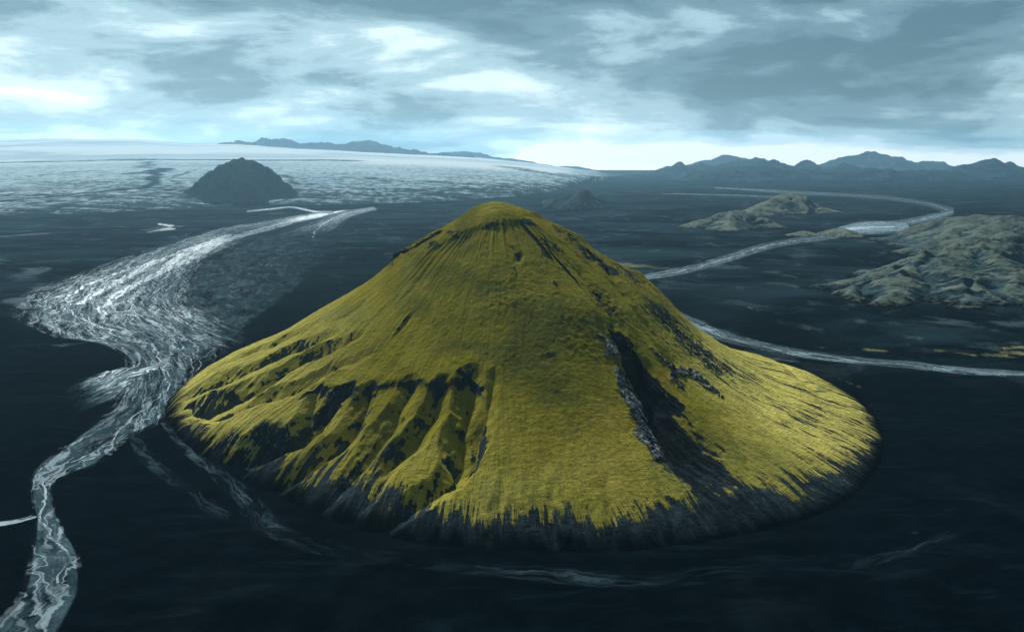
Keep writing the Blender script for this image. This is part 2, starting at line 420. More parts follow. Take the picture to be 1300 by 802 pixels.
# moss limit traced along the slope
moss_px = [(214, 522), (232, 540), (262, 556), (280, 566), (318, 572), (392, 612), (425, 612), (500, 640), (560, 648), (600, 664), (628, 672), (660, 655), (700, 662), (730, 650),
           (765, 664), (785, 645), (815, 640), (850, 626), (880, 645), (915, 630), (940, 627), (1000, 616), (1050, 603), (1085, 585), (1107, 560), (1108, 545)]
mp = H(moss_px)
mth = np.arctan2(mp[:, 0] - MX, -(mp[:, 1] - MY)); mt = np.hypot(mp[:, 0] - MX, mp[:, 1] - MY) / Rb(mth)
o_ = np.argsort(mth); mth, mt = mth[o_], mt[o_]

def build_mountain():
    # angular spacing: fine towards the camera, coarse at the back
    th = np.concatenate([np.linspace(-2.0, 2.0, 1750, endpoint=False), np.linspace(2.0, 2 * np.pi - 2.0, 330, endpoint=False)])
    th = (th + np.pi) % (2 * np.pi) - np.pi
    th = np.sort(th)
    nth = len(th)
    t = np.concatenate([np.linspace(0.004, 0.12, 60, endpoint=False), np.linspace(0.12, 1.06, 520)]); nr = len(t)
    TH, T = np.meshgrid(th, t, indexing='ij')
    R = Rb(TH); r = T * R
    x = MX + r * np.sin(TH); y = MY - r * np.cos(TH)
    # uneven plan outline
    shp = x.shape; xf, yf, thf, tf, rf = x.ravel(), y.ravel(), TH.ravel(), T.ravel(), r.ravel()
    z = cone(xf, yf)
    scree = np.zeros_like(z); bare = np.zeros_like(z); cliff = np.zeros_like(z); gul = np.zeros_like(z)
    wx = xf + 5 * fbm(xf / 28, yf / 28, 3); wy = yf + 5 * fbm(xf / 28 + 50, yf / 28, 3)
    # polar coordinates for streaks that run down the fall line
    arc = thf * 200.0
    low = sstep(0.35, 1.0, tf)
    front = sstep(2.2, 1.6, np.abs(thf))
    # broad relief
    z += 2.0 * fbm(xf / 80, yf / 80, 3) * sstep(0.02, 0.2, tf) * (1 - 0.6 * sstep(0.9, 1, tf))
    z += 0.7 * fbm(arc / 14, rf / 40, 4) * sstep(0.05, 0.2, tf) + 0.4 * fbm(xf / 18, yf / 18, 4) * sstep(0.0, 0.1, tf)

    # gullies (traced), each: points, depth along, half width along
    gul_px = [
        ([(404, 492), (392, 522), (368, 548), (330, 562), (290, 583), (262, 578)], [3, 11, 14, 12, 8, 3], [6, 10, 12, 13, 13, 12]),
        ([(440, 496), (424, 505), (408, 522), (390, 545), (352, 566), (310, 592), (290, 605)], [8, 13, 13, 11, 9, 6, 2], [6, 10, 11, 11, 11, 10, 8]),
        ([(470, 493), (458, 512), (440, 549), (404, 577), (362, 609), (335, 625)], [4, 10, 10, 9, 7, 2], [6, 9, 10, 10, 10, 8]),
        ([(520, 488), (510, 508), (478, 556), (440, 612), (410, 648)], [5, 8, 8, 6, 2], [6, 9, 9, 9, 7]),
        ([(560, 486), (550, 510), (528, 550), (497, 577), (466, 630), (448, 660)], [5, 8, 8, 8, 5, 2], [6, 9, 9, 9, 8, 7]),
        ([(600, 476), (592, 505), (590, 543), (580, 585), (560, 612), (528, 640), (495, 670)], [4, 9, 11, 12, 8, 6, 3], [6, 9, 10, 11, 9, 8, 7]),
        ([(628, 478), (620, 510), (606, 552), (590, 590), (578, 605)], [2, 4, 6, 6, 3], [5, 6, 7, 7, 5]),
        # left flank
        ([(455, 425), (430, 438), (390, 452), (360, 470), (335, 486), (300, 497), (262, 508), (225, 517)], [2, 6, 11, 14, 14, 12, 10, 4], [5, 7, 9, 11, 11, 10, 9, 7]),
        ([(420, 425), (380, 440), (345, 455), (312, 470), (280, 480), (240, 500)], [2, 7, 12, 14, 12, 5], [5, 7, 9, 11, 11, 8]),
        ([(400, 412), (350, 434), (310, 450), (270, 468)], [1, 6, 8, 5], [5, 7, 8, 8]),
        ([(470, 448), (420, 468), (370, 492), (330, 506), (280, 520), (230, 527)], [1, 3, 8, 10, 10, 5], [5, 5, 8, 9, 9, 7]),
        ([(530, 395), (512, 415), (500, 428)], [0.5, 2.2, 0.5], [2, 2.6, 2]),
        ([(470, 375), (445, 396), (420, 410)], [0.5, 2.0, 0.5], [2, 3, 2]),
        # small ones on the front toe
        ([(640, 590), (632, 640), (628, 690)], [0.5, 2, 2], [3, 4, 5]),
        ([(700, 620), (702, 660), (700, 690)], [0.5, 2, 2], [3, 4, 5]),
        ([(772, 600), (776, 650), (780, 690)], [0.5, 2.5, 2], [3, 5, 6]),
        ([(825, 600), (845, 640), (860, 680)], [0.5, 2.5, 2], [3, 5, 6]),
        # right flank
        ([(700, 300), (720, 330), (742, 352), (758, 372), (775, 400), (785, 430)], [1, 2, 3, 4, 5, 6], [4, 6, 7, 8, 9, 10]),
        ([(800, 448), (815, 478), (832, 515), (858, 555), (890, 600), (925, 650)], [3, 13, 17, 14, 8, 2], [8, 15, 19, 19, 16, 12]),
        ([(893, 500), (925, 545), (955, 590), (985, 630)], [0.5, 2.5, 3, 1], [4, 5, 6, 6]),
        ([(870, 375), (905, 418), (960, 452), (1030, 492), (1085, 520)], [1, 3, 3, 3, 2], [4, 6, 6, 6, 5]),
        ([(760, 330), (800, 385), (830, 430), (850, 455)], [1, 3, 4, 3], [5, 7, 7, 6]),
        ([(652, 312), (657, 324), (655, 334)], [1.5, 4.5, 0.5], [3, 3.5, 3]),
    ]
    for pts, dep, wid in gul_px:
        P = smooth_line(H(pts), 40)
        lo = P.min(0) - 55; hi = P.max(0) + 55
        m = (wx > lo[0]) & (wx < hi[0]) & (wy > lo[1]) & (wy < hi[1])
        d, s, dd, ww = polydist(wx[m], wy[m], P, (dep, wid))
        # steeper on the side that faces away from the light, gentle floor
        prof = np.clip(1 - d / (ww * 1.55), 0, 1)
        prof = prof ** 1.15
        endf = sstep(0, 0.05, s) * 0 + 1
        cut = dd * prof * (1.35 if max(dep) >= 5 and pts[0][0] < 640 else 1.0)
        z[m] -= cut
        gul[m] = np.maximum(gul[m], prof * np.clip(dd / 8, 0, 1))
    # scarp above the finger ridges
    hp = H([(385, 500), (404, 488), (425, 492), (450, 494), (468, 489), (495, 487), (520, 484), (548, 486), (570, 484), (597, 474), (610, 488)])
    hth = np.arctan2(hp[:, 0] - MX, -(hp[:, 1] - MY)); hr = np.hypot(hp[:, 0] - MX, hp[:, 1] - MY)
    o2 = np.argsort(hth)
    rh = np.interp(thf, hth[o2], hr[o2]) + 2.5 * fbm(arc / 9, rf * 0 + 3.3, 3)
    inr = sstep(hth.min() - 0.04, hth.min() + 0.04, thf) * sstep(hth.max() + 0.06, hth.max() - 0.04, thf)
    dz = rf - rh
    z -= inr * 2.4 * sstep(-2, 6, dz) * (1 - sstep(40, 130, dz))
    z += inr * 1.2 * sstep(-30, -2, dz) * (1 - sstep(-2, 3, dz))
    # the deep right-hand gully: black ash between two broken cliffs
    gl = smooth_line(H([(785, 425), (800, 455), (822, 490), (845, 530), (872, 572), (905, 618), (935, 655)]), 60)
    d, s, wv = polydist(wx + 7 * fbm(xf / 22 + 3, yf / 22, 4), wy + 7 * fbm(xf / 22, yf / 22 + 8, 4), gl, ([4, 11, 19, 22, 21, 20, 16],))
    scree = np.maximum(scree, sstep(1.25, 0.70, d / wv + 0.75 * fbm(arc / 6, rf / 45, 5)) * sstep(1.25, 0.6, s + 0.25 * fbm(arc / 6, rf / 40, 3)))
    # cliffs
    cwx = wx + 9 * fbm(xf / 16 + 5, yf / 16, 4); cwy = wy + 9 * fbm(xf / 16, yf / 16 + 31, 4)
    for pts, w0, amp in ([[(772, 440), (782, 460), (790, 480), (799, 492), (803, 510), (806, 530), (812, 548), (826, 570), (838, 585)], 6.5, 1.4],
                         [[(838, 452), (850, 460), (857, 476), (862, 490)], 3.5, 2.5], [[(858, 478), (872, 470), (888, 478), (900, 492), (914, 502)], 3.5, 2.5],
                         [[(800, 505), (818, 540), (832, 575)], 7.0, 1.0]):
        P = smooth_line(H(pts), 40)
        d, s = polydist(cwx, cwy, P)
        k = np.exp(-(d / w0) ** 2) * sstep(-0.22, 0.12, fbm(s * 7 + w0, d * 0 + 3.1, 3) + 0.25 * fbm(xf / 9, yf / 9, 3))
        z += amp * k * (0.4 + ridged(xf / 7, yf / 7, 4))
        cliff = np.maximum(cliff, k + 0.35 * k * fbm(xf / 6, yf / 6, 4))
    # lower area between left cliff and ash: mixed rubble
    # bare rocky spots
    for px, py, w, hgt, a in ((657, 322, 4, 6, 1.6), (654, 345, 1.2, 10, 1.0), (705, 362, 2.5, 5, 1.3), (580, 298, 22, 4, 0.9), (548, 312, 14, 4, 0.8), (630, 284, 30, 3, 0.7), (672, 285, 9, 6, 1.0), (688, 305, 10, 9, 0.9),
                              (693, 320, 7, 12, 0.8), (705, 312, 6, 6, 1.0), (720, 340, 14, 12, 0.6), (745, 322, 12, 8, 0.8), (768, 338, 8, 9, 1.2), (760, 372, 14, 18, 0.7), (780, 395, 12, 20, 0.6), (790, 430, 14, 12, 1.1),
                              (800, 350, 14, 10, 0.7), (835, 370, 14, 12, 0.5), (880, 440, 16, 26, 0.95), (900, 462, 14, 14, 0.8), (820, 400, 18, 18, 0.35), (508, 414, 2, 14, 1.0), (540, 300, 16, 8, 0.7), (505, 322, 14, 6, 0.8),
                              (420, 500, 12, 6, 0.9), (448, 500, 8, 4, 0.8), (480, 492, 6, 3, 0.7), (515, 490, 6, 3, 0.6), (562, 486, 8, 4, 0.8), (700, 450, 14, 2, 0.7), (570, 565, 4, 10, 1.5), (600, 555, 4, 10, 1.3), (497, 562, 8, 6, 1.3),
                              (345, 452, 7, 8, 0.8), (330, 545, 12, 10, 0.6), (375, 540, 8, 20, 1.1), (600, 330, 50, 30, 0.35), (470, 350, 30, 20, 0.25), (808, 510, 12, 18, 0.9), (820, 540, 14, 18, 0.9), (835, 570, 14, 16, 0.8), (850, 590, 16, 14, 0.6), (722, 300, 10, 10, 0.8), (650, 370, 60, 40, 0.42), (730, 420, 40, 40, 0.40), (560, 400, 40, 40, 0.25), (590, 470, 16, 8, 0.8), (640, 450, 60, 25, 0.35), (700, 520, 50, 40, 0.25)):
        bx, by = hit(px, py); ex, ey = hit(px + w, py); fx, fy = hit(px, py + hgt)
        sx = max(math.hypot(ex - bx, ey - by), 1.0); sy = max(math.hypot(fx - bx, fy - by), 1.0)
        rr = np.hypot(xf - bx, yf - by); 
        ra = r.ravel(); rc = math.hypot(bx - MX, by - MY); tc = math.atan2(bx - MX, -(by - MY))
        da = (thf - tc) * rc; dr = ra - rc
        kk = np.exp(-((da / sx) ** 2 + (dr / sy) ** 2))
        bare = np.maximum(bare, a * kk)
    z += 2.4 * np.clip(bare, 0, 1) * (ridged(xf / 8, yf / 8, 5) - 0.2)
    # summit knoll: low scarp in front of it
    P = smooth_line(H([(545, 318), (572, 302), (594, 291), (622, 283), (655, 280), (676, 284), (690, 300), (698, 325)]), 40)
    rs = np.hypot(P[:, 0] - MX, P[:, 1] - MY); ts = np.arctan2(P[:, 0] - MX, -(P[:, 1] - MY)); o3 = np.argsort(ts)
    rsum = np.interp(thf, ts[o3], rs[o3]) + 3.0 * fbm(arc / 12, rf * 0 + 8, 4)
    ins = sstep(ts.min() - 0.1, ts.min() + 0.25, thf) * sstep(ts.max() + 0.1, ts.max() - 0.2, thf)
    z -= ins * (2.4 + 2.6 * fbm(arc / 16, rf * 0 + 5, 3)) * sstep(-2.5, 7, rf - rsum) * (1 - sstep(10, 70, rf - rsum))
    # shoulders on the right ridge
    for px, py, hh, w in ((738, 303, 3.0, 7), (768, 328, 2.0, 6), (812, 348, 3.5, 8), (505, 325, 2.5, 7), (548, 298, 2.5, 7), (525, 310, 2, 6), (680, 274, 3, 6)):
        bx, by = hit(px, py)
        z += hh * np.exp(-((xf - bx) ** 2 + (yf - by) ** 2) / w ** 2)
    # fall-line rills, stronger towards the toe and on the right wing
    right = sstep(0.55, 1.0, thf) * sstep(2.4, 1.9, thf)
    rill = ridged(arc / 13 + 0.6 * fbm(arc / 30, rf / 60, 2), rf / 160, 4)
    z += (0.25 + 1.5 * low + 1.0 * right * low) * (rill - 0.3) * (1 - sstep(0.99, 1.05, tf)) * sstep(0.1, 0.3, tf)
    rill2 = fbm(arc / 3.2, rf / 50, 3)
    z += (0.12 + 0.55 * low) * rill2 * sstep(0.1, 0.3, tf)
    z += 0.35 * fbm(xf / 4, yf / 4, 3)
    # toe: fan out into the plain
    z = np.where(z < 1.0, z - 0.0, z)
    edge = sstep(0.99, 1.06, tf)
    z = z * (1 - edge) - 3.5 * edge
    z += 1.2 * sstep(0.16, 0.06, tf) * ridged(xf / 9, yf / 9, 5) * sstep(0.0, 0.03, tf)
    # slope
    Z = z.reshape(shp)
    dzr = np.gradient(Z, axis=1) / np.gradient(r, axis=1)
    dth = np.gradient(np.unwrap(th))[:, None]
    dzt = np.gradient(Z, axis=0) / np.maximum(r * dth, 0.3)
    slope = np.degrees(np.arctan(np.hypot(dzr, dzt))).ravel()
    # moss
    tmoss = np.interp(thf, mth, mt, period=2 * np.pi)
    tooth = 0.055 * fbm(arc / 24, rf / 50, 5) + 0.035 * fbm(arc / 7, rf / 16, 5)
    moss = sstep(0.065, -0.065, tf - tmoss - tooth - 0.012)
    moss = moss * (1 - 0.9 * sstep(48, 61, slope + 9 * fbm(xf / 9, yf / 9, 4)))
    moss = moss * (1 - scree) * (1 - np.clip(cliff * 1.1, 0, 1))
    # the right wing: streaks where the moss is worn away
    wing = sstep(0.75, 1.05, thf) * sstep(1.95, 1.7, thf) * sstep(0.52, 0.72, tf)
    worn = 0.75 * wing * sstep(-0.35, 0.25, fbm(arc / 16, rf / 60, 4))
    worn = np.maximum(worn, 0.45 * sstep(0.75, 0.98, tf) * front)
    worn = np.maximum(worn, 0.40 * sstep(0.72, 0.9, thf) * sstep(1.9, 1.6, thf) * sstep(0.22, 0.4, tf) * sstep(0.0, 0.35, fbm(xf / 30, yf / 30, 4)))
    lw = sstep(-1.0, -0.6, thf) * sstep(0.0, -0.3, thf) * sstep(0.68, 0.82, tf)
    moss -= 0.40 * lw * sstep(0.0, 0.5, fbm(arc / 4, rf / 60, 4) + 0.12)
    moss -= 0.22 * sstep(0.7, 0.9, tf) * front * sstep(0.0, 0.5, fbm(arc / 4.5, rf / 70, 4))
    pale = sstep(0.62, 1.2, thf) * sstep(2.3, 1.6, thf) * sstep(0.35, 0.75, tf) * 0.95 + 0.22 * sstep(0.6, 0.95, tf) + 0.48 * sstep(-0.5, -1.3, thf) * sstep(0.3, 0.7, tf)  # mask for painted sunlight: lighter moss on right wing, left flank and foot
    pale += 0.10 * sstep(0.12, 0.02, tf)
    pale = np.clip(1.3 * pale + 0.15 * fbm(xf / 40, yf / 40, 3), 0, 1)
    toe = 0.35 * sstep(0.92, 0.98, tf + 0.03 * fbm(arc / 10, rf / 40, 4)) + 0.65 * sstep(0.95, 1.0, tf + 0.03 * fbm(arc / 6, rf / 30, 3))
    toe = toe * (1 - 0.55 * sstep(0.2, 0.7, thf) * sstep(1.6, 1.3, thf) * sstep(1.0, 0.97, tf))
    co = np.stack([xf, yf, z], 1)
    # cap at the summit
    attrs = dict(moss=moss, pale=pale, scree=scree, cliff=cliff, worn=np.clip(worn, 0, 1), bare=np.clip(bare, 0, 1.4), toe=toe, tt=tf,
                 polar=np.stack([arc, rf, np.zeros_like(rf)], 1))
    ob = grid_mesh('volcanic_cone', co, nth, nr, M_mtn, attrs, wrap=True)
    tag(ob, 'steep green mossy volcanic cone standing alone on black sand', 'volcano')
    zf = Z
    def surf(X, Y):
        tq = math.atan2(X - MX, -(Y - MY)); i = int(np.clip(np.searchsorted(th, tq), 0, nth - 1))
        tr = math.hypot(X - MX, Y - MY) / float(Rb(tq)); j = int(np.clip(np.searchsorted(t, tr), 0, nr - 1))
        return float(zf[i, j])
    return ob, surf

mountain, surf = build_mountain()

def rocks(line_px, n, size, spread, mat, squash=0.75, label=None):
    """a broken outcrop: many angular blocks bedded into the slope, one mesh"""
    import bmesh
    P = smooth_line(H(line_px), 60)
    bm = bmesh.new()
    ln = np.concatenate([[0], np.cumsum(np.hypot(*(P[1:, :2] - P[:-1, :2]).T))])
    prev = None; ph = random.uniform(0, 6)
    for k in range(n):
        f = k / (n - 1) * ln[-1]
        core = k % 3 == 0                                   # every third block keeps to the line, the others lean on the block before, so the outcrop hangs together
        if core or prev is None:
            s = size * random.uniform(1.05, 1.35) * (1.0 + 0.35 * math.sin(ph + f * 0.21) * math.sin(f * 0.083 + 1.0))
            X = np.interp(f, ln, P[:, 0]) + 1.6 * math.sin(f * 0.33 + ph) + random.gauss(0, 0.2); Y = np.interp(f, ln, P[:, 1]) + random.gauss(0, 0.2)
        else:
            s = size * random.uniform(0.6, 1.0); an = random.uniform(0, 6.28)
            X = prev[0] + math.cos(an) * prev[2] * 0.6; Y = prev[1] + math.sin(an) * prev[2] * 0.6
        prev = (X, Y, s)
        Zc = surf(X, Y) - s * 0.22
        r = bmesh.ops.create_icosphere(bm, subdivisions=2, radius=1.0)
        an = random.uniform(0, 6.28); ca, sa = math.cos(an), math.sin(an)
        ax = [random.uniform(0.9, 1.5), random.uniform(0.9, 1.2), random.uniform(0.8, 1.2) * squash]
        planes = [(np.array([random.gauss(0, 1) for _ in range(3)]), random.uniform(0.6, 0.85)) for _ in range(7)]
        planes = [(q / np.linalg.norm(q), h) for q, h in planes]
        for v in r['verts']:
            p = np.array(v.co)
            for q, h in planes:
                k = p.dot(q)
                if k > h: p = p - q * (k - h)
            p = p * ax * s
            v.co = (X + ca * p[0] - sa * p[1], Y + sa * p[0] + ca * p[1], Zc + p[2])
    me = bpy.data.meshes.new('rock_outcrop'); bm.to_mesh(me); bm.free(); me.materials.append(mat)
    o = bpy.data.objects.new('rock_outcrop', me); C.objects.link(o); o.parent = mountain
    if label: o['label'] = label
    return o

for pts, n_, sz in (([(771, 440), (774, 447)], 16, 0.8), ([(779, 455), (784, 464)], 26, 0.9), ([(788, 473), (792, 482)], 22, 1.0), ([(799, 494), (801, 500)], 18, 0.8), ([(804, 511), (806, 526)], 40, 1.0),
                    ([(812, 546), (816, 552)], 18, 1.1), ([(822, 560), (829, 571)], 34, 0.9), ([(834, 578), (838, 584)], 16, 0.8)):
    rocks(pts, n_, sz, 0, M_cliff, 1.0, 'pale crag on the left edge of the black gully')
for pts, n_, sz in (([(856, 478), (864, 473)], 20, 0.8), ([(870, 471), (884, 475)], 54, 0.85), ([(891, 481), (899, 490)], 36, 0.8), ([(906, 496), (911, 500)], 18, 0.8)):
    rocks(pts, n_, sz, 0, M_cliff, 0.8, 'pale crag in the arc right of the black gully')
rocks([(836, 452), (849, 460), (856, 474), (862, 488)], 130, 0.9, 1.9, M_dark, 0.9, 'dark rock band beside the black gully')
rocks([(487, 336), (503, 325), (524, 315), (547, 301), (562, 293)], 130, 1.9, 2.4, M_dark, 0.9, 'dark crags on the left skyline ridge')
rocks([(742, 318), (762, 334), (772, 345)], 70, 1.8, 2.6, M_dark, 0.9, 'dark crags on the right skyline ridge')

# ------------------------------------------------------------------ ground: one sheet to the horizon
def build_ground():
    th = np.concatenate([np.linspace(rad(-46), rad(46), 900, endpoint=False), np.linspace(rad(46), rad(314), 180, endpoint=False)])
    rr = np.concatenate([[1.0], np.geomspace(40, 3200, 430, endpoint=False), np.geomspace(3200, 18600, 110)])
    TH, RR = np.meshgrid(th, rr, indexing='ij')
    x = (RR * np.sin(TH)).ravel(); y = (RR * np.cos(TH)).ravel()
    wx = x + 60 * fbm(x / 200, y / 200, 3); wy = y + 60 * fbm(x / 200 + 40, y / 200, 3)
    silt = np.zeros_like(x); patch = np.zeros_like(x)
    def blot(dst, pts, w, a):
        P = G(pts)
        lo = P.min(0) - 4 * w; hi = P.max(0) + 4 * w
        m = (wx > lo[0]) & (wx < hi[0]) & (wy > lo[1]) & (wy < hi[1])
        d, s = polydist(wx[m], wy[m], P)
        dst[m] = np.maximum(dst[m], a * np.exp(-(d / w) ** 2))
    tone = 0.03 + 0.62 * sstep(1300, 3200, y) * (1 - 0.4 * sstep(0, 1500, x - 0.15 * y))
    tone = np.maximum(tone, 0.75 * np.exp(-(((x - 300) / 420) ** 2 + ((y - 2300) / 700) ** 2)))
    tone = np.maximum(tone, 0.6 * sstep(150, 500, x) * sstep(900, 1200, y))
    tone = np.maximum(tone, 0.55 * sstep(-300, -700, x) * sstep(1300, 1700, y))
    # pale streaks
    for pts, w, a in (([(0, 300), (75, 296)], 60, 1.10), ([(0, 330), (50, 350), (110, 372)], 60, 0.80), ([(180, 292), (225, 287)], 40, 1.20), ([(0, 380), (35, 390)], 30, 1.00), ([(0, 440), (140, 432)], 35, 0.75),
                      ([(760, 330), (830, 338), (880, 330)], 70, 0.5), ([(830, 365), (900, 372)], 40, 0.35), ([(1000, 480), (1080, 488)], 30, 0.5), ([(930, 450), (985, 462)], 25, 0.8), ([(1075, 345), (1140, 335)], 60, 0.4),
                      ([(600, 300), (760, 310)], 160, 0.4), ([(860, 400), (960, 405)], 50, 0.35), ([(1180, 420), (1300, 425)], 40, 0.35), ([(1090, 720), (1160, 698), (1225, 672)], 14, 0.5), ([(200, 610), (280, 660)], 10, 0.25)):
        blot(silt, pts, w, a)
    for pts, w, a in (([(785, 334), (850, 340)], 46, 1.3), ([(1225, 452), (1300, 450)], 34, 1.0), ([(930, 430), (985, 437)], 24, 1.05), ([(1040, 440), (1160, 452)], 22, 0.95), ([(1270, 440), (1300, 436)], 24, 1.2), ([(900, 385), (960, 395)], 30, 0.8),
                      ([(960, 462), (1040, 478), (1085, 492)], 16, 0.85), ([(1010, 297), (1035, 297)], 50, 0.9), ([(1045, 480), (1095, 500)], 12, 0.9)):
        blot(patch, pts, w, a)
    z = np.zeros_like(x)
    far = np.hypot(x, y)
    co = np.stack([x, y, z], 1)
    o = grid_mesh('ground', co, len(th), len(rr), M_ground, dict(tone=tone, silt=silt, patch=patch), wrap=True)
    o['kind'] = 'structure'
build_ground()

# ------------------------------------------------------------------ rivers
def river(name, LR, label, z, chans=(), nv=60, step=7.0, den=None, bright=1.0, wisp=0.0, cat='river', fade=0.02):
    """LR: pairs of (left px, right px) banks; dens: per-station (left, mid, right) water density; chans: lines of open water (px points, half width m)"""
    L = smooth_line(G([a for a, b in LR]), 600); Rr = smooth_line(G([b for a, b in LR]), 600)
    mid = (L + Rr) / 2
    cum = np.concatenate([[0], np.cumsum(np.hypot(*(mid[1:] - mid[:-1]).T))])
    # station spacing grows with distance
    s = [0.0]
    while s[-1] < cum[-1]:
        yq = np.interp(s[-1], cum, mid[:, 1]); s.append(s[-1] + step * max(0.6, min(yq / 1000, 3)))
    s = np.array(s); s[-1] = cum[-1]
    li = np.stack([np.interp(s, cum, L[:, k]) for k in (0, 1)], 1); ri = np.stack([np.interp(s, cum, Rr[:, k]) for k in (0, 1)], 1)
    v = np.linspace(-0.12, 1.12, nv)
    co = li[:, None, :] * (1 - v)[None, :, None] + ri[:, None, :] * v[None, :, None]
    wid = np.hypot(*(ri - li).T)
    flow = np.stack([np.repeat(s[:, None], nv, 1), (v[None, :] - 0.5) * wid[:, None], np.zeros((len(s), nv))], -1).reshape(-1, 3)
    co = co.reshape(-1, 2); x, y = co[:, 0], co[:, 1]
    V = np.tile(v, len(s)); S = np.repeat(s / cum[-1], nv)
    den = np.array(den if den is not None else [(0.7, 0.7, 0.7)] * 2)
    q = np.linspace(0, 1, len(den))
    dl, dm, dr = [np.interp(S, q, den[:, k]) for k in range(3)]
    D = np.where(V < 0.5, dl + (dm - dl) * np.clip(V, 0, 1) * 2, dm + (dr - dm) * (np.clip(V, 0, 1) * 2 - 1))
    edge = sstep(-0.12, 0.26, V) * sstep(1.12, 0.74, V) * sstep(0, fade, S) * sstep(1.0, 0.985, S)
    ch = np.zeros_like(x)
    wx = x + 10 * fbm(x / 45, y / 45, 3); wy = y + 14 * fbm(x / 45 + 9, y / 45 + 4, 3)
    for pts, w in chans:
        P = smooth_line(G(pts), 80)
        d, ss_, ww = polydist(wx, wy, P, (w,))
        ch = np.maximum(ch, np.exp(-(d / ww) ** 2))
    # keep the sheet off the cone
    dxm, dym = x - MX, y - MY
    clear = np.hypot(dxm, dym) / Rb(np.arctan2(dxm, -dym))
    keep = (edge > 0.02) & (clear > 1.0)
    o = grid_mesh(name, np.stack([x, y, np.full_like(x, z)], 1), len(s), nv, M_river,
                  dict(flow=flow, dens=D, chan=ch, edge=edge, bright=np.full_like(x, bright), wisp=np.full_like(x, wisp)), keep=keep)
    return tag(o, label, cat, 'structure')

river('river', [((462, 262), (466, 266)), ((405, 268), (415, 276)), ((335, 281), (365, 293)), ((270, 292), (315, 308)), ((195, 315), (260, 332)), ((112, 345), (245, 372)), ((48, 370), (275, 402)), ((26, 400), (300, 425)),
                ((70, 426), (285, 440)), ((126, 436), (258, 462)), ((158, 452), (240, 482)), ((160, 478), (224, 507)), ((148, 512), (203, 535)), ((108, 546), (168, 552)), ((70, 575), (126, 587)), ((42, 604), (70, 611)),
                ((42, 640), (68, 640)), ((46, 665), (77, 666)), ((40, 700), (98, 702)), ((28, 750), (101, 746)), ((-5, 792), (84, 792)), ((-60, 860), (72, 860))],
      'wide braided meltwater river winding over black sand left of the green cone', 0.12, nv=150, step=4.0, fade=0.22,
      den=[(0.5, 0.7, 0.6), (0.45, 0.9, 0.6), (0.42, 0.95, 0.6), (0.45, 1, 0.5), (0.62, 0.85, 0.22), (0.72, 0.60, 0.18), (0.8, 0.45, 0.18), (0.75, 0.42, 0.24), (0.7, 0.5, 0.35), (0.6, 0.75, 0.55), (0.55, 0.75, 0.55), (0.6, 0.7, 0.6),
           (0.7, 0.7, 0.6), (0.75, 0.65, 0.6), (0.8, 0.7, 0.6), (0.8, 0.8, 0.7), (0.7, 0.7, 0.6), (0.7, 0.62, 0.7), (0.62, 0.55, 0.65), (0.6, 0.55, 0.65), (0.6, 0.6, 0.65), (0.6, 0.6, 0.6)],
      chans=[([(460, 264), (410, 272), (350, 286), (300, 298), (250, 311), (215, 325), (180, 337), (150, 346), (110, 362), (86, 378), (90, 398), (110, 408), (130, 416), (160, 431), (190, 438), (203, 452), (213, 478), (204, 505), (178, 524), (150, 545), (122, 570), (80, 590), (58, 606), (46, 628), (52, 655), (70, 685), (90, 715), (82, 740)],
              [2, 9, 24, 44, 60, 60, 44, 28, 20, 12, 7, 4.5, 4.5, 4, 4, 4, 4, 3.2, 3, 2.6, 2.4, 2, 1.8, 1.6, 1.4, 1.1, 1.1, 1.1]),
             ([(290, 298), (235, 322), (205, 345), (170, 362), (135, 385), (130, 405)], [16, 22, 18, 14, 12, 6]),
             ([(370, 284), (290, 304), (260, 318), (225, 338)], [12, 26, 24, 12]),
             ([(200, 330), (150, 358), (100, 385)], [16, 14, 8])])
river('river', [((430, 271), (482, 264)), ((350, 294), (452, 296)), ((275, 322), (425, 328)), ((235, 352), (392, 360)), ((228, 385), (352, 388)), ((240, 415), (318, 414)), ((252, 440), (286, 438)), ((246, 462), (262, 458))],
      'dim grey wash of old braids between the bright river and the left flank of the cone', 0.06, nv=110, step=5, wisp=0.45, bright=0.4,
      den=[(0.5, 0.4, 0.2), (0.45, 0.3, 0.15), (0.45, 0.34, 0.16), (0.5, 0.42, 0.2), (0.5, 0.46, 0.25), (0.5, 0.5, 0.36), (0.5, 0.5, 0.4), (0.4, 0.4, 0.4)])
river('stream', [((475, 262), (480, 266)), ((436, 268), (446, 276)), ((395, 278), (425, 293)), ((345, 290), (385, 310))], 'thin branching stream fanning out beside the head of the braided river', 0.22, nv=50, step=5,
      den=[(0.7, 0.7, 0.7), (0.55, 0.8, 0.6), (0.35, 0.7, 0.4), (0.2, 0.4, 0.2)], chans=[([(474, 264), (440, 271), (415, 281), (402, 292), (395, 308)], [2, 4, 4, 3.5, 2]), ([(415, 281), (370, 294), (345, 302)], [3, 2.5, 1.5])], cat='stream')
river('stream', [((312, 267), (312, 270)), ((342, 264.5), (342, 267)), ((368, 262), (368, 264)), ((386, 264.5), (384, 267)), ((402, 267.5), (402, 270.5)), ((425, 268), (424, 271))], 'thin crooked meltwater feeder below the dark hill at the head of the braided river', 0.3, nv=24, step=4, den=[(0.5, 0.8, 0.5), (0.8, 1, 0.8), (0.8, 1, 0.8), (0.9, 1, 0.9)], bright=0.8,
      chans=[([(312, 268.5), (342, 265.7), (368, 263), (385, 265.7), (402, 269), (424, 269.5)], [3, 6, 5, 5, 6, 6])], cat='stream')
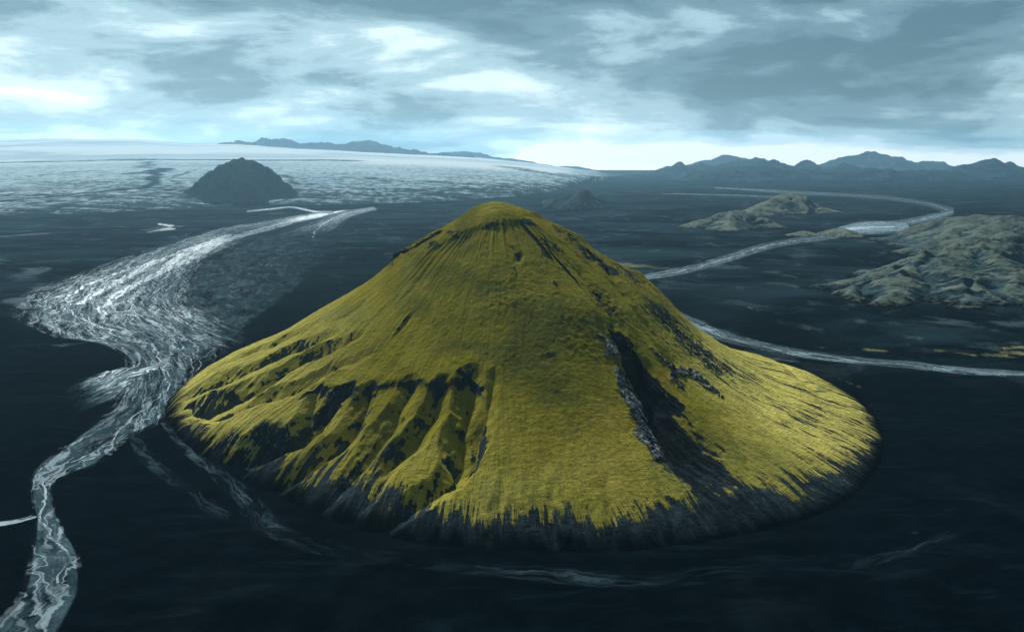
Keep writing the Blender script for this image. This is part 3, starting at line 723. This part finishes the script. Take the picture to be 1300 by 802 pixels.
river('stream', [((186, 293), (184, 297)), ((205, 290), (203, 294)), ((222, 286), (224, 291)), ((200, 283), (200, 285.5))], 'short bright hooked melt stream on the plain above the braided river', 0.3, nv=24, step=3, den=[(0.3, 0.5, 0.3), (0.9, 1, 0.9), (0.8, 1, 0.8)], bright=0.8, chans=[([(186, 295), (204, 292), (223, 288.5), (200, 284)], [5, 9, 8, 3])], cat='stream')
river('stream', [((200, 462), (204, 466)), ((150, 468), (170, 482)), ((118, 478), (150, 505)), ((92, 488), (118, 520)), ((78, 494), (100, 530))], 'pale feathered side stream spreading left from the bend of the braided river', 0.2, nv=60, step=3,
      den=[(0.8, 0.9, 0.8), (0.9, 1, 0.9), (0.8, 0.8, 0.7), (0.5, 0.45, 0.45), (0.15, 0.15, 0.1)], cat='stream')
river('stream', [((-260, 690), (-260, 700)), ((-120, 674), (-120, 683)), ((-20, 664), (-20, 671)), ((15, 660), (16, 666)), ((46, 652), (48, 657))], 'narrow trickle joining the river from the left edge of the sand', 0.2, nv=16, step=2, den=[(0.8, 0.9, 0.8)] * 2, bright=0.45, cat='stream')
river('stream', [((158, 545), (185, 548)), ((172, 580), (198, 578)), ((205, 612), (228, 603)), ((240, 640), (262, 628)), ((290, 668), (312, 650)), ((340, 695), (362, 678))], 'faint pale stream bed on the sand nearest the braided river', 0.2, nv=40, step=2.5,
      den=[(0.3, 0.4, 0.3), (0.45, 0.5, 0.4), (0.3, 0.4, 0.3), (0.36, 0.46, 0.36), (0.3, 0.4, 0.3), (0.1, 0.1, 0.1)], bright=0.16, wisp=1.0, cat='stream')
river('stream', [((200, 535), (222, 535)), ((228, 572), (246, 566)), ((262, 605), (282, 592)), ((300, 642), (325, 626)), ((330, 680), (365, 662)), ((390, 702), (420, 684)), ((450, 713), (470, 700)), ((505, 720), (512, 707))], 'faint pale stream bed curling round the left foot of the green cone', 0.28, nv=40, step=2.5,
      den=[(0.5, 0.6, 0.5), (0.4, 0.5, 0.4), (0.4, 0.55, 0.4), (0.42, 0.6, 0.42), (0.42, 0.6, 0.45), (0.4, 0.55, 0.4), (0.3, 0.4, 0.3), (0.15, 0.2, 0.1)], bright=0.2, wisp=1.0, cat='stream')
river('stream', [((500, 716), (500, 706)), ((570, 728), (572, 712)), ((650, 736), (655, 714)), ((720, 744), (725, 718)), ((790, 750), (795, 726)), ((850, 748), (850, 724)), ((930, 738), (925, 712)), ((1000, 722), (990, 704))], 'faint streaked stream bed across the sand below the front of the cone', 0.2, nv=40, step=2.5,
      den=[(0.1, 0.2, 0.2), (0.2, 0.3, 0.25), (0.26, 0.42, 0.4), (0.3, 0.42, 0.36), (0.36, 0.42, 0.3), (0.26, 0.4, 0.3), (0.2, 0.26, 0.2), (0.05, 0.1, 0.1)], bright=0.25, wisp=1.0, cat='stream')
river('stream', [((1050, 735), (1040, 722)), ((1100, 722), (1085, 706)), ((1160, 705), (1150, 690)), ((1240, 678), (1225, 664))], 'faint feathered wash on the sand at lower right', 0.2, nv=30, step=2.5,
      den=[(0.1, 0.2, 0.1), (0.26, 0.36, 0.3), (0.22, 0.36, 0.26), (0.05, 0.1, 0.05)], bright=0.25, wisp=1.0, cat='stream')
# right-hand river
river('river', [((1212, 264), (1212, 272)), ((1180, 272), (1192, 279)), ((1140, 279), (1160, 286)), ((1100, 283), (1130, 293)), ((1075, 288), (1095, 298)), ((1040, 297), (1062, 303)), ((1000, 303), (1012, 310)), ((960, 311), (972, 318)), ((925, 322), (936, 330)), ((885, 334), (896, 342)),
                ((845, 343), (852, 351)), ((812, 350), (812, 358)), ((805, 362), (798, 372)), ((836, 382), (820, 394)), ((880, 403), (868, 412)), ((920, 419), (905, 430)), ((965, 433), (955, 442)), ((1020, 444), (1015, 454)), ((1090, 453), (1088, 462)), ((1160, 459), (1158, 468)), ((1220, 466), (1216, 475)), ((1300, 471), (1300, 480)), ((1400, 476), (1400, 487)), ((1650, 482), (1650, 496))],
      'narrow pale river curving behind the cone and across the dark plain at right', 0.15, nv=36, step=5.0, den=[(0.9, 0.9, 0.9), (0.9, 0.9, 0.9), (0.7, 0.8, 0.7)] + [(0.85, 0.95, 0.85)] * 3, bright=0.6, wisp=0.55,
      chans=[([(1212, 268), (1186, 275), (1150, 283), (1110, 289), (1080, 293), (1050, 300), (1005, 306), (966, 314), (930, 326), (890, 338), (850, 347), (812, 354), (802, 366), (828, 388), (874, 408), (912, 425), (960, 438), (1018, 449), (1089, 458), (1159, 464), (1218, 470), (1300, 476), (1400, 482), (1650, 489)], [14, 16, 20, 30, 26, 14, 10, 9, 8, 7, 7, 7, 7, 7, 6, 6, 5, 5, 5, 5, 5, 6, 6, 7])])
river('river', [((905, 237), (905, 239.5)), ((960, 239.5), (955, 243)), ((1010, 242), (1005, 247)), ((1070, 245), (1065, 250)), ((1130, 249), (1125, 254.5)), ((1180, 256), (1170, 261)), ((1215, 264), (1200, 271))], 'far silver reach of the braided river below the blue mountains', 0.4, nv=40, step=12, den=[(0.8, 1, 0.8), (0.8, 0.9, 0.8), (0.7, 0.8, 0.7), (0.7, 0.8, 0.7)], bright=0.7, wisp=0.75,
      chans=[([(905, 238.3), (958, 241.5), (1008, 244.5), (1068, 247.5), (1128, 251.5), (1175, 258), (1208, 268)], [30, 30, 16, 9, 9, 12, 14])])
river('river', [((838, 245), (838, 246.5)), ((890, 245.8), (890, 248)), ((950, 247.5), (945, 250)), ((1000, 250), (995, 252))], 'thin bright water strip left of the far silver reach', 0.6, nv=24, step=12, den=[(0.9, 1, 0.9)] * 2, bright=0.6, wisp=0.8, chans=[([(838, 245.8), (890, 247), (948, 248.8), (998, 251)], [20, 20, 12, 6])])
river('river', [((1062, 289), (1068, 299)), ((1085, 283), (1092, 297)), ((1115, 281), (1128, 296)), ((1150, 282), (1158, 292))], 'bright shallow pool where the right hand river widens', 0.3, nv=40, step=6, den=[(0.8, 1, 0.9), (1, 1, 1), (0.9, 1, 0.8)], bright=1.0, chans=[([(1070, 293), (1095, 289), (1130, 288)], [24, 40, 26])])

# ------------------------------------------------------------------ hills and ranges
def hill(name, ridges, mat, label, cat, slope=0.45, res=6.0, amp=0.25, nscale=120.0, floor=-2.0, group=None, concave=1.0, roundness=0.0, kind='structure', octv=6, warp=0.25, crag=0.06, gain=0.46, keepcrest=0.65):
    """ridges: crest polylines of (px, py, Y); flanks fall away at 'slope', cut by spurs and gullies"""
    RL = [np.array([at_y(*p) for p in rd]) for rd in ridges]
    RL = [smooth_line(q, 30) if len(q) > 2 else q for q in RL]
    allp = np.vstack(RL); hmax = allp[:, 2].max()
    mar = hmax / slope * 1.25 + 30
    lo = allp[:, :2].min(0) - mar; hi = allp[:, :2].max(0) + mar
    nx = int(min((hi[0] - lo[0]) / res, 700)) + 2; ny = int(min((hi[1] - lo[1]) / res, 520)) + 2
    X, Y = np.meshgrid(np.linspace(lo[0], hi[0], nx), np.linspace(lo[1], hi[1], ny), indexing='ij')
    x, y = X.ravel(), Y.ravel()
    wx = x + warp * nscale * fbm(x / nscale, y / nscale, 4); wy = y + warp * nscale * fbm(x / nscale + 77, y / nscale + 13, 4)
    h = np.full_like(x, -1e9); spur = np.zeros_like(x)
    for qi, q in enumerate(RL):
        d, s, zc = polydist(wx, wy, q, (q[:, 2],)); al = s * np.hypot(*(q[1:, :2] - q[:-1, :2]).T).sum() + 0.35 * d * np.sign(s - 0.5)
        zc = zc * (1 + crag * fbm(wx / (nscale * 0.4) + 3, wy / (nscale * 0.4), 4))
        f = zc - slope * (np.sqrt(d * d + roundness ** 2) - roundness)
        spur = np.where(f > h, ridged(al / (nscale * 0.42) + 7.7 * qi, d / (nscale * 2.2) + 3 * qi, octv, gain), spur)
        h = np.maximum(h, f)
    rel0 = np.clip(h / hmax, 0, 1)
    n = 0.35 * ridged(wx / nscale, wy / nscale, octv, gain) + 0.65 * spur
    edgef = sstep(-0.25, 0.35, h / hmax)
    h = h + amp * hmax * (n - 0.35) * edgef * (1 - keepcrest * sstep(0.75, 1.0, rel0))
    h = h + amp * 0.07 * hmax * fbm(x / (nscale * 0.15), y / (nscale * 0.15), 4) * edgef
    t = np.clip(h / hmax, 0, 1.2)
    if concave != 1.0: h = np.where(h > 0, hmax * t ** concave, h)
    Zg = h.reshape(nx, ny)
    gx, gy = np.gradient(Zg, X[1, 0] - X[0, 0], Y[0, 1] - Y[0, 0])
    steep = np.clip(np.hypot(gx, gy), 0, 2).ravel()
    def box(A, k, ax):
        pad = [(0, 0), (0, 0)]; pad[ax] = (k + 1, k)
        c = np.cumsum(np.pad(A, pad, mode='edge'), axis=ax)
        return ((c[2 * k + 1:] - c[:-2 * k - 1]) if ax == 0 else (c[:, 2 * k + 1:] - c[:, :-2 * k - 1])) / (2 * k + 1)
    kk = max(2, int(nscale * 0.22 / res))
    bl = box(box(box(box(Zg, kk, 0), kk, 1), kk, 0), kk, 1)
    conv = np.clip((Zg - bl) / (0.05 * hmax), -1.5, 1.5).ravel()
    keep = h > floor
    o = grid_mesh(name, np.stack([x, y, np.maximum(h, floor * 2)], 1), nx, ny, mat, dict(rel=np.clip(h / hmax, 0, 1), steep=steep, conv=conv), keep=keep)
    return tag(o, label, cat, kind, group)

M_hill_r = mat_hill('pale_moss_and_ash', (0.085, 0.125, 0.122), (0.175, 0.215, 0.170), (0.030, 0.056, 0.066), 0.80, 0.020)
M_hill_m = mat_hill('grey_green_moss', (0.13, 0.165, 0.14), (0.215, 0.255, 0.185), (0.04, 0.060, 0.066), 0.95, 0.02)
M_hill_d = mat_hill('dark_lava', (0.020, 0.036, 0.045), (0.036, 0.058, 0.070), (0.012, 0.022, 0.028), 0.4, 0.012)
M_hill_g = mat_hill('grey_ash_slopes', (0.045, 0.068, 0.078), (0.075, 0.105, 0.115), (0.02, 0.034, 0.04), 0.6, 0.015)
M_hill_f = mat_hill('far_mountain_rock', (0.032, 0.068, 0.088), (0.052, 0.094, 0.115), (0.016, 0.036, 0.050), 0.5, 0.003)  # bluer, lighter rock colour carries part of the distance haze
M_hill_s = mat_hill('snowy_mountain_rock', (0.03, 0.045, 0.055), (0.05, 0.07, 0.08), (0.03, 0.042, 0.05), 0.5, 0.002, snow=0.25)

hill('hill', [[(1043, 362, 1720), (1075, 352, 1760), (1109, 345, 1790), (1140, 336, 1830), (1166, 328, 1860), (1190, 320, 1900), (1212, 313, 1950), (1253, 304, 2020), (1300, 292, 2100), (1380, 285, 2200)],
              [(1212, 313, 1950), (1215, 338, 1740), (1222, 366, 1590), (1232, 390, 1500)], [(1166, 328, 1860), (1150, 352, 1690), (1130, 377, 1560)], [(1253, 304, 2020), (1270, 340, 1750), (1292, 372, 1590), (1310, 395, 1500)], [(1120, 350, 1760), (1090, 362, 1680), (1072, 374, 1620)],
              [(1215, 338, 1740), (1240, 362, 1620), (1262, 384, 1530)]],
     M_hill_r, 'broad spurred hill of ash and pale moss at the right edge', 'hill', slope=0.40, res=2.4, amp=0.24, nscale=150, gain=0.5, roundness=4, concave=1.2, octv=7, warp=0.4)
hill('hill', [[(1128, 299, 2760), (1150, 291, 2740), (1170, 285, 2720), (1200, 279, 2700), (1232, 275, 2680), (1265, 274, 2650), (1300, 276, 2640), (1370, 280, 2600)], [(1232, 275, 2680), (1205, 293, 2480), (1185, 304, 2400)], [(1265, 274, 2650), (1250, 290, 2460), (1228, 300, 2380)]],
     M_hill_r, 'long mossy ridge behind the right hand ash hill', 'hill', slope=0.32, res=4, amp=0.18, nscale=190, gain=0.5, roundness=10, concave=1.4)
hill('hill', [[(880, 281, 3300), (905, 273, 3330), (930, 268, 3350), (950, 269, 3350), (972, 277, 3320)], [(930, 268, 3350), (920, 282, 3180)]], M_hill_m, 'low pale green hill nearest the cone on the plain at right', 'hill', slope=0.46, res=3.5, amp=0.22, nscale=110, roundness=8, concave=1.4)
hill('hill', [[(955, 262, 4150), (985, 250, 4200), (1005, 246, 4220), (1022, 250, 4220), (1040, 258, 4200)], [(985, 250, 4200), (960, 264, 3950)]], M_hill_m, 'rounded green hill just behind the low pale green one', 'hill', slope=0.42, res=4.5, amp=0.22, nscale=130, roundness=8, concave=1.4)
hill('hill', [[(1012, 295.5, 2960), (1022, 293.5, 2970), (1032, 296, 2960)]], M_hill_m, 'small flat mossy mound left of the bright pool', 'hill', slope=0.25, res=2, amp=0.3, nscale=30, roundness=6)
hill('hill', [[(1058, 292, 2990), (1066, 289.5, 2990), (1076, 296, 2900)]], M_hill_m, 'small pale mound touching the bright pool', 'hill', slope=0.3, res=2, amp=0.3, nscale=30, roundness=6)
hill('hill', [[(705, 257, 4550), (722, 247, 4600), (736, 241, 4620), (748, 246, 4620), (765, 258, 4600)], [(736, 241, 4620), (728, 256, 4380)]], M_hill_g, 'small hazy dark cone beyond the green summit', 'hill', slope=0.5, res=6, amp=0.3, nscale=110, roundness=5)
hill('hill', [[(690, 257, 5000), (702, 252, 5050), (714, 257, 5050)]], M_hill_g, 'hazy low knoll left of the small dark cone', 'hill', slope=0.4, res=8, amp=0.3, nscale=100, roundness=5)
hill('hill', [[(284, 209, 5400), (292, 205, 5400), (305, 203, 5420), (318, 204, 5400), (326, 209, 5400)], [(318, 204, 5400), (335, 215, 5330), (348, 228, 5250)], [(290, 206, 5400), (272, 217, 5300), (258, 231, 5200)], [(290, 206, 5400), (282, 226, 5150), (272, 242, 4900)], [(308, 203, 5420), (310, 230, 5050), (318, 244, 4880)]],
     M_hill_d, 'dark isolated hill rising from the glacier margin at left', 'hill', slope=0.76, res=5, amp=0.24, nscale=120, roundness=4, concave=1.1)
# ranges
rg = 'blue mountains along the horizon'
def crest(pts, Y, dY=0): return [(a, b, Y + dY * i) for i, (a, b) in enumerate(pts)]
hill('mountain', [crest([(700, 214), (725, 211), (757, 215), (790, 219)], 17500)], M_hill_s, 'faint pale range at the end of the glacier under the bright sky', 'mountain', slope=0.25, res=60, amp=0.25, nscale=900, roundness=4, crag=0.20, gain=0.56, keepcrest=0.2)
hill('mountain', [crest([(810, 222), (835, 217), (848, 212), (861, 206.5), (873, 212), (885, 209.5), (893, 209), (905, 213.5), (920, 209), (935, 205), (952, 202), (968, 203), (982, 207), (990, 205.5), (1002, 213), (1030, 218)], 12500)], M_hill_f,
     'long jagged blue mountain with a flat double summit in the middle of the right horizon', 'mountain', slope=0.42, res=26, amp=0.34, nscale=620, roundness=4, crag=0.20, gain=0.56, keepcrest=0.2)
hill('mountain', [crest([(1003, 216), (1012, 210), (1020, 206), (1028, 204.5), (1036, 208), (1046, 215)], 13500)], M_hill_f, 'small sharp blue peak between two longer mountains on the right horizon', 'mountain', slope=0.45, res=26, amp=0.3, nscale=520, roundness=4, crag=0.20, gain=0.56, keepcrest=0.2)
hill('mountain', [crest([(1030, 222), (1050, 214), (1065, 210), (1076, 209), (1090, 213), (1110, 220)], 11500)], M_hill_f, 'low blue mountain in front of the tallest hazy one', 'mountain', slope=0.40, res=24, amp=0.3, nscale=500, roundness=4, crag=0.20, gain=0.56, keepcrest=0.2)
hill('mountain', [crest([(1040, 212), (1062, 205), (1080, 199), (1100, 196), (1115, 196), (1130, 199), (1150, 204), (1165, 207), (1180, 206), (1198, 206), (1212, 212), (1235, 219)], 17000)], M_hill_f, 'tallest pale hazy mountain on the right horizon', 'mountain', slope=0.36, res=36, amp=0.28, nscale=900, roundness=4, crag=0.20, gain=0.56, keepcrest=0.2)
hill('mountain', [crest([(1195, 221), (1210, 216), (1225, 211), (1240, 206), (1256, 204), (1268, 205), (1276, 209), (1286, 207), (1300, 213), (1330, 216), (1370, 221)], 11500)], M_hill_f, 'dark blue twin topped mountain at the far right edge', 'mountain', slope=0.45, res=24, amp=0.32, nscale=520, roundness=4, crag=0.20, gain=0.56, keepcrest=0.2)
hill('mountain', [crest([(885, 219), (930, 214), (975, 213), (1015, 217), (1060, 218), (1100, 215), (1140, 219), (1180, 218), (1230, 221)], 9800)], M_hill_f, 'low dark foothills in front of the blue mountains', 'foothills', slope=0.28, res=26, amp=0.4, nscale=420, roundness=4, crag=0.20, gain=0.56, keepcrest=0.2)
hill('mountain', [crest([(872, 212), (900, 203), (915, 198), (935, 200), (960, 206)], 17800)], M_hill_s, 'palest distant peak showing over the jagged blue mountain', 'mountain', slope=0.36, res=60, amp=0.2, nscale=1200, roundness=4, crag=0.20, gain=0.56, keepcrest=0.2)

# ------------------------------------------------------------------ glacier
def build_glacier():
    az = np.linspace(rad(-44), rad(7.6), 620)
    u = np.linspace(0, 1, 560)
    pxs = CX + F / cp * np.tan(az) * 1.0
    d0 = np.interp(pxs, [-400, 0, 100, 200, 260, 320, 360, 450, 560, 650, 720, 780, 830], [3900, 4000, 4100, 4400, 4700, 4900, 4900, 4900, 5300, 5900, 7200, 11500, 17000])
    # skyline heights (pixel rows) of the far dome by azimuth
    sky = np.interp(pxs, [-400, 0, 60, 180, 240, 300, 360, 430, 520, 600, 660, 720, 780, 830], [181, 179, 177, 178, 183, 182, 186, 190, 195, 199, 205, 212, 219, 224])
    DEND = 17800.0
    dd = d0[:, None] + (DEND - d0[:, None]) * (u[None, :] ** 1.6)
    AZ = np.repeat(az[:, None], len(u), 1)
    x = dd * np.tan(AZ); y = dd
    xf, yf = x.ravel(), y.ravel()
    # surface row as a function of distance: toe, rough tongue, break of slope, dome
    break_row = np.interp(pxs, [-400, 0, 200, 450, 600, 720, 830], [206, 206, 202, 203, 208, 216, 224])
    z_toe = 0.0
    zb = CAMH - (break_row - HOR) / F * 9500.0
    zs = CAMH - (sky - HOR) / F * DEND
    a = np.clip((dd - d0[:, None]) / np.maximum(9500 - d0[:, None], 500), 0, 1)
    b = np.clip((dd - 9500) / (DEND - 9500), 0, 1)
    z = np.where(dd < 9500, zb[:, None] * (a ** 0.85), zb[:, None] + (zs - zb)[:, None] * (1 - (1 - b) ** 1.5))
    z = z * sstep(828, 690, pxs)[:, None]
    zf = z.ravel()
    rough = sstep(0, 0.12, a.ravel()) * (1 - 0.75 * sstep(8800, 10500, yf))
    zf = zf + rough * (7 * fbm(xf / 420, yf / 700, 5) + 3.5 * ridged(xf / 110, yf / 170, 4)) + 10 * sstep(10500, 14000, yf) * fbm(xf / 1500, yf / 2500, 3)
    A = a.ravel()
    edge_w = 0.5 * fbm(xf / 500, yf / 700, 4)
    dirt = 0.46 * sstep(0.60, 0.0, A + 0.25 * edge_w) + 0.16 * sstep(1.0, 0.85, b.ravel() * 0 + (yf / 9500)) 
    # right part of the tongue is greyer
    dirt += 0.12 * sstep(-900, 900, xf + 0.0 * yf) * sstep(9500, 6000, yf)
    dirt = dirt * (1 - 0.85 * sstep(9200, 9900, yf))
    dirt += 0.9 * np.repeat(sstep(700, 815, pxs)[:, None], len(u), 1).ravel()
    # ash bands
    def GL(pts):
        out = []
        for px, py in pts:
            # solve on the mean surface
            i = int(np.clip(np.searchsorted(pxs, px), 0, len(pxs) - 1))
            rows = HOR + (CAMH - z[i]) / dd[i] * F
            j = int(np.argmin(np.abs(rows - py)))
            out.append((x[i, j], y[i, j]))
        return np.array(out)
    wx = xf + 120 * fbm(xf / 600, yf / 600, 4); wy = yf + 120 * fbm(xf / 600 + 9, yf / 600, 4)
    for pts, w, am in (([(0, 255), (60, 250), (120, 244), (165, 238), (186, 232), (194, 222), (178, 216)], 55, 0.9), ([(0, 244), (60, 240), (110, 234)], 40, 0.4), ([(172, 220), (190, 218), (200, 214)], 110, 0.9), ([(215, 236), (208, 228), (225, 221), (245, 216)], 40, 0.6),
                       ([(0, 207), (120, 204), (240, 203), (330, 203.5), (440, 204)], 120, 0.8), ([(180, 213), (190, 206)], 90, 0.6), ([(355, 222), (380, 232), (420, 238), (470, 242)], 60, 0.6), ([(640, 212), (700, 222), (740, 226)], 120, 0.45), ([(60, 222), (110, 218), (160, 216)], 45, 0.5)):
        P = GL(pts); d, s = polydist(wx, wy, P)
        dirt = np.maximum(dirt, am * np.exp(-(d / w) ** 2))
    zf = np.where(u[None, :].repeat(len(az), 0).ravel() < 0.004, -4.0, zf + 0.3)
    # close the far side
    last = (u[None, :].repeat(len(az), 0).ravel() > 0.999)
    zf = np.where(last, -5, zf)
    o = grid_mesh('glacier', np.stack([xf, yf, zf], 1), len(az), len(u), M_ice, dict(dirt=np.clip(dirt, 0, 1)))
    tag(o, 'broad ash streaked glacier rising to a white ice dome at left', 'glacier', 'structure')
build_glacier()
hill('mountain', [crest([(290, 186), (315, 183), (328, 179), (345, 180), (362, 179), (372, 182), (390, 183.5), (410, 184.5), (425, 184), (440, 186), (455, 185), (468, 182), (480, 186), (500, 189), (520, 193), (545, 196), (600, 203)], 14800)], M_hill_s, 'dark rocky peaks with snow patches breaking through the ice dome', 'mountain', slope=0.30, res=34, amp=0.22, nscale=700, roundness=4, crag=0.20, gain=0.56, keepcrest=0.2)
hill('mountain', [crest([(540, 197), (562, 193.5), (585, 194.5), (610, 197.5), (640, 201.5), (672, 207), (705, 214)], 17300)], M_hill_s, 'faint snow streaked ridge sloping down at the right end of the ice dome', 'mountain', slope=0.22, res=60, amp=0.2, nscale=1100, roundness=4, crag=0.20, gain=0.56, keepcrest=0.2)

# ------------------------------------------------------------------ sky
def build_sky():
    w = bpy.data.worlds.new('World'); bpy.context.scene.world = w; w.use_nodes = True
    w.node_tree.nodes.clear(); N = NT(w.node_tree)
    sky = N.n('ShaderNodeTexSky', sky_type='NISHITA', sun_disc=False, sun_elevation=SUN_EL, sun_rotation=SUN_AZ, altitude=600.0, air_density=1.2, dust_density=1.5)
    d = N.n('ShaderNodeTexCoord').outputs['Generated']
    dx, dy, dz = N.sep(d)
    az = N.m('ARCTAN2', dx, dy); el = N.m('ARCSINE', dz)
    elp = N.mx(el, 0.0)
    k = N.m('DIVIDE', 1.0, N.add(N.mx(dz, 0.0), 0.085))
    P = N.xyz(N.mul(dx, k), N.mul(dy, k), 0.0)
    # cloud decks: ripples seen in perspective and soft bands
    n1 = N.noise(N.vmul(P, (0.62, 0.75, 0)), 1.0, 9, 0.56, 0.35)
    Q = N.xyz(N.mul(az, 6.5), N.mul(el, 21.0), 0.7)
    n2 = N.noise(Q, 1.0, 8, 0.56, 0.35)
    n3 = N.noise(N.xyz(N.mul(az, 13.0), N.mul(el, 44.0), 3.1), 1.0, 7, 0.62, 0.7)
    b = N.add(N.add(N.mul(n1, 0.34), N.mul(n2, 0.73)), N.mul(n3, 0.15))
    b = N.mul(N.sub(b, 0.61), 2.5)
    def lobe(px, py, wx, wy, amp, base):
        a0 = math.atan2(px - CX, F * cp); e0 = math.atan((HOR - py) / F)
        u = N.m('DIVIDE', N.sub(az, a0), wx / F); v = N.m('DIVIDE', N.sub(el, e0), wy / F)
        g = N.m('EXPONENT', N.mul(N.add(N.mul(u, u), N.mul(v, v)), -1.0))
        return N.add(base, N.mul(g, amp))
    b = N.add(b, 0.335)
    for L in ((40, 145, 170, 30, 0.30), (470, 165, 260, 20, 0.10), (60, 60, 260, 60, 0.10), (540, 72, 100, 24, 0.18), (620, 110, 90, 20, 0.12), (830, 160, 90, 16, 0.28), (760, 40, 110, 30, 0.22), (980, 40, 90, 25, 0.12), (780, 212, 140, 36, 1.1), (960, 200, 280, 17, 0.65), (1180, 205, 180, 12, 0.35), (100, 182, 200, 12, 0.25), (1255, 100, 80, 26, 0.42), (1290, 150, 90, 22, 0.15),
              (1000, 105, 260, 44, -0.26), (1220, 35, 200, 40, -0.30), (560, 0, 300, 26, -0.42), (900, 0, 220, 26, -0.34), (250, -6, 200, 16, -0.16), (230, 90, 260, 40, 0.10), (700, 130, 90, 20, 0.08), (330, 130, 130, 22, 0.14), (430, 165, 200, 20, 0.05), (640, 180, 200, 16, -0.03), (1200, 175, 160, 16, -0.18), (640, 50, 60, 20, -0.12), (250, 90, 100, 16, -0.06), (200, 30, 160, 20, -0.06)):
        b = lobe(*L, b)
    b = N.m('ADD', b, 0.0, clamp=True)
    over = N.ss(0.15, 0.40, el, 1.0, 0.32)
    back = N.ss(0.2, -0.5, dy, 1.0, 0.55)
    ramp = N.n('ShaderNodeValToRGB'); cr = ramp.color_ramp; cr.interpolation = 'EASE'
    stops = [(0.0, (0.060, 0.140, 0.180)), (0.22, (0.115, 0.220, 0.272)), (0.5, (0.30, 0.455, 0.52)), (0.78, (0.62, 0.77, 0.82)), (1.0, (1.0, 1.03, 1.03))]
    cr.elements[0].position = 0; cr.elements[0].color = (*stops[0][1], 1)
    cr.elements[1].position = 1; cr.elements[1].color = (*stops[-1][1], 1)
    for p_, c_ in stops[1:-1]:
        e = cr.elements.new(p_); e.color = (*c_, 1)
    N.put(ramp.inputs[0], b)
    clear = N.n('ShaderNodeBackground'); N.put(clear.inputs[0], sky.outputs[0]); clear.inputs[1].default_value = 0.05
    cloud = N.n('ShaderNodeBackground'); N.put(cloud.inputs[0], ramp.outputs[0]); N.put(cloud.inputs[1], N.mul(N.mul(over, back), 0.92))
    mx = N.n('ShaderNodeMixShader'); mx.inputs[0].default_value = 0.90
    N.put(mx.inputs[1], clear.outputs[0]); N.put(mx.inputs[2], cloud.outputs[0])
    o = N.n('ShaderNodeOutputWorld'); N.put(o.inputs[0], mx.outputs[0])
build_sky()

# ------------------------------------------------------------------ haze, sun, camera
def build_haze():
    import bmesh
    bm = bmesh.new(); bmesh.ops.create_cube(bm, size=1.0)
    top, bot, ext = 780.0, -8.0, 54000.0
    for v in bm.verts: v.co = (v.co.x * ext, v.co.y * ext, (top + bot) / 2 + v.co.z * (top - bot))
    me = bpy.data.meshes.new('haze'); bm.to_mesh(me); bm.free()
    m, N = new_mat('pale_air')
    v = N.n('ShaderNodeVolumePrincipled')
    v.inputs['Color'].default_value = (0.40, 0.74, 1.0, 1); v.inputs['Density'].default_value = 2.6e-5; v.inputs['Anisotropy'].default_value = 0.62
    N.out(v.outputs[0], 'Volume'); me.materials.append(m)
    o = bpy.data.objects.new('haze', me); C.objects.link(o); o['kind'] = 'stuff'
build_haze()

s = (math.cos(SUN_EL) * math.sin(SUN_AZ), math.cos(SUN_EL) * math.cos(SUN_AZ), math.sin(SUN_EL))
L = bpy.data.lights.new('sun', 'SUN'); L.energy = 5.0; L.angle = rad(1.5); L.color = (1.0, 0.965, 0.89)
lo = bpy.data.objects.new('sun', L); C.objects.link(lo)
from mathutils import Vector
lo.rotation_euler = Vector(s).to_track_quat('Z', 'Y').to_euler(); lo.location = (s[0] * 500, s[1] * 500, 1500)

cam = bpy.data.cameras.new('camera'); cam.sensor_width = 36.0; cam.lens = 36.0 * F / 1300.0; cam.clip_start = 1.0; cam.clip_end = 250000.0
co_ = bpy.data.objects.new('camera', cam); C.objects.link(co_)
co_.location = (0, 0, CAMH); co_.rotation_euler = (math.pi / 2 - PITCH, 0, 0)
sc = bpy.context.scene; sc.camera = co_
sc.view_settings.view_transform = 'Standard'; sc.view_settings.look = 'None'; sc.view_settings.exposure = 0.6; sc.view_settings.gamma = 1.0
sc.render.engine = 'CYCLES'
sc.cycles.use_denoising = True; sc.cycles.denoiser = 'OPENIMAGEDENOISE'; sc.cycles.denoising_input_passes = 'RGB_ALBEDO_NORMAL'; sc.cycles.denoising_prefilter = 'NONE'
sc.cycles.max_bounces = 6; sc.cycles.diffuse_bounces = 3; sc.cycles.glossy_bounces = 2; sc.cycles.volume_bounces = 1; sc.cycles.transparent_max_bounces = 12
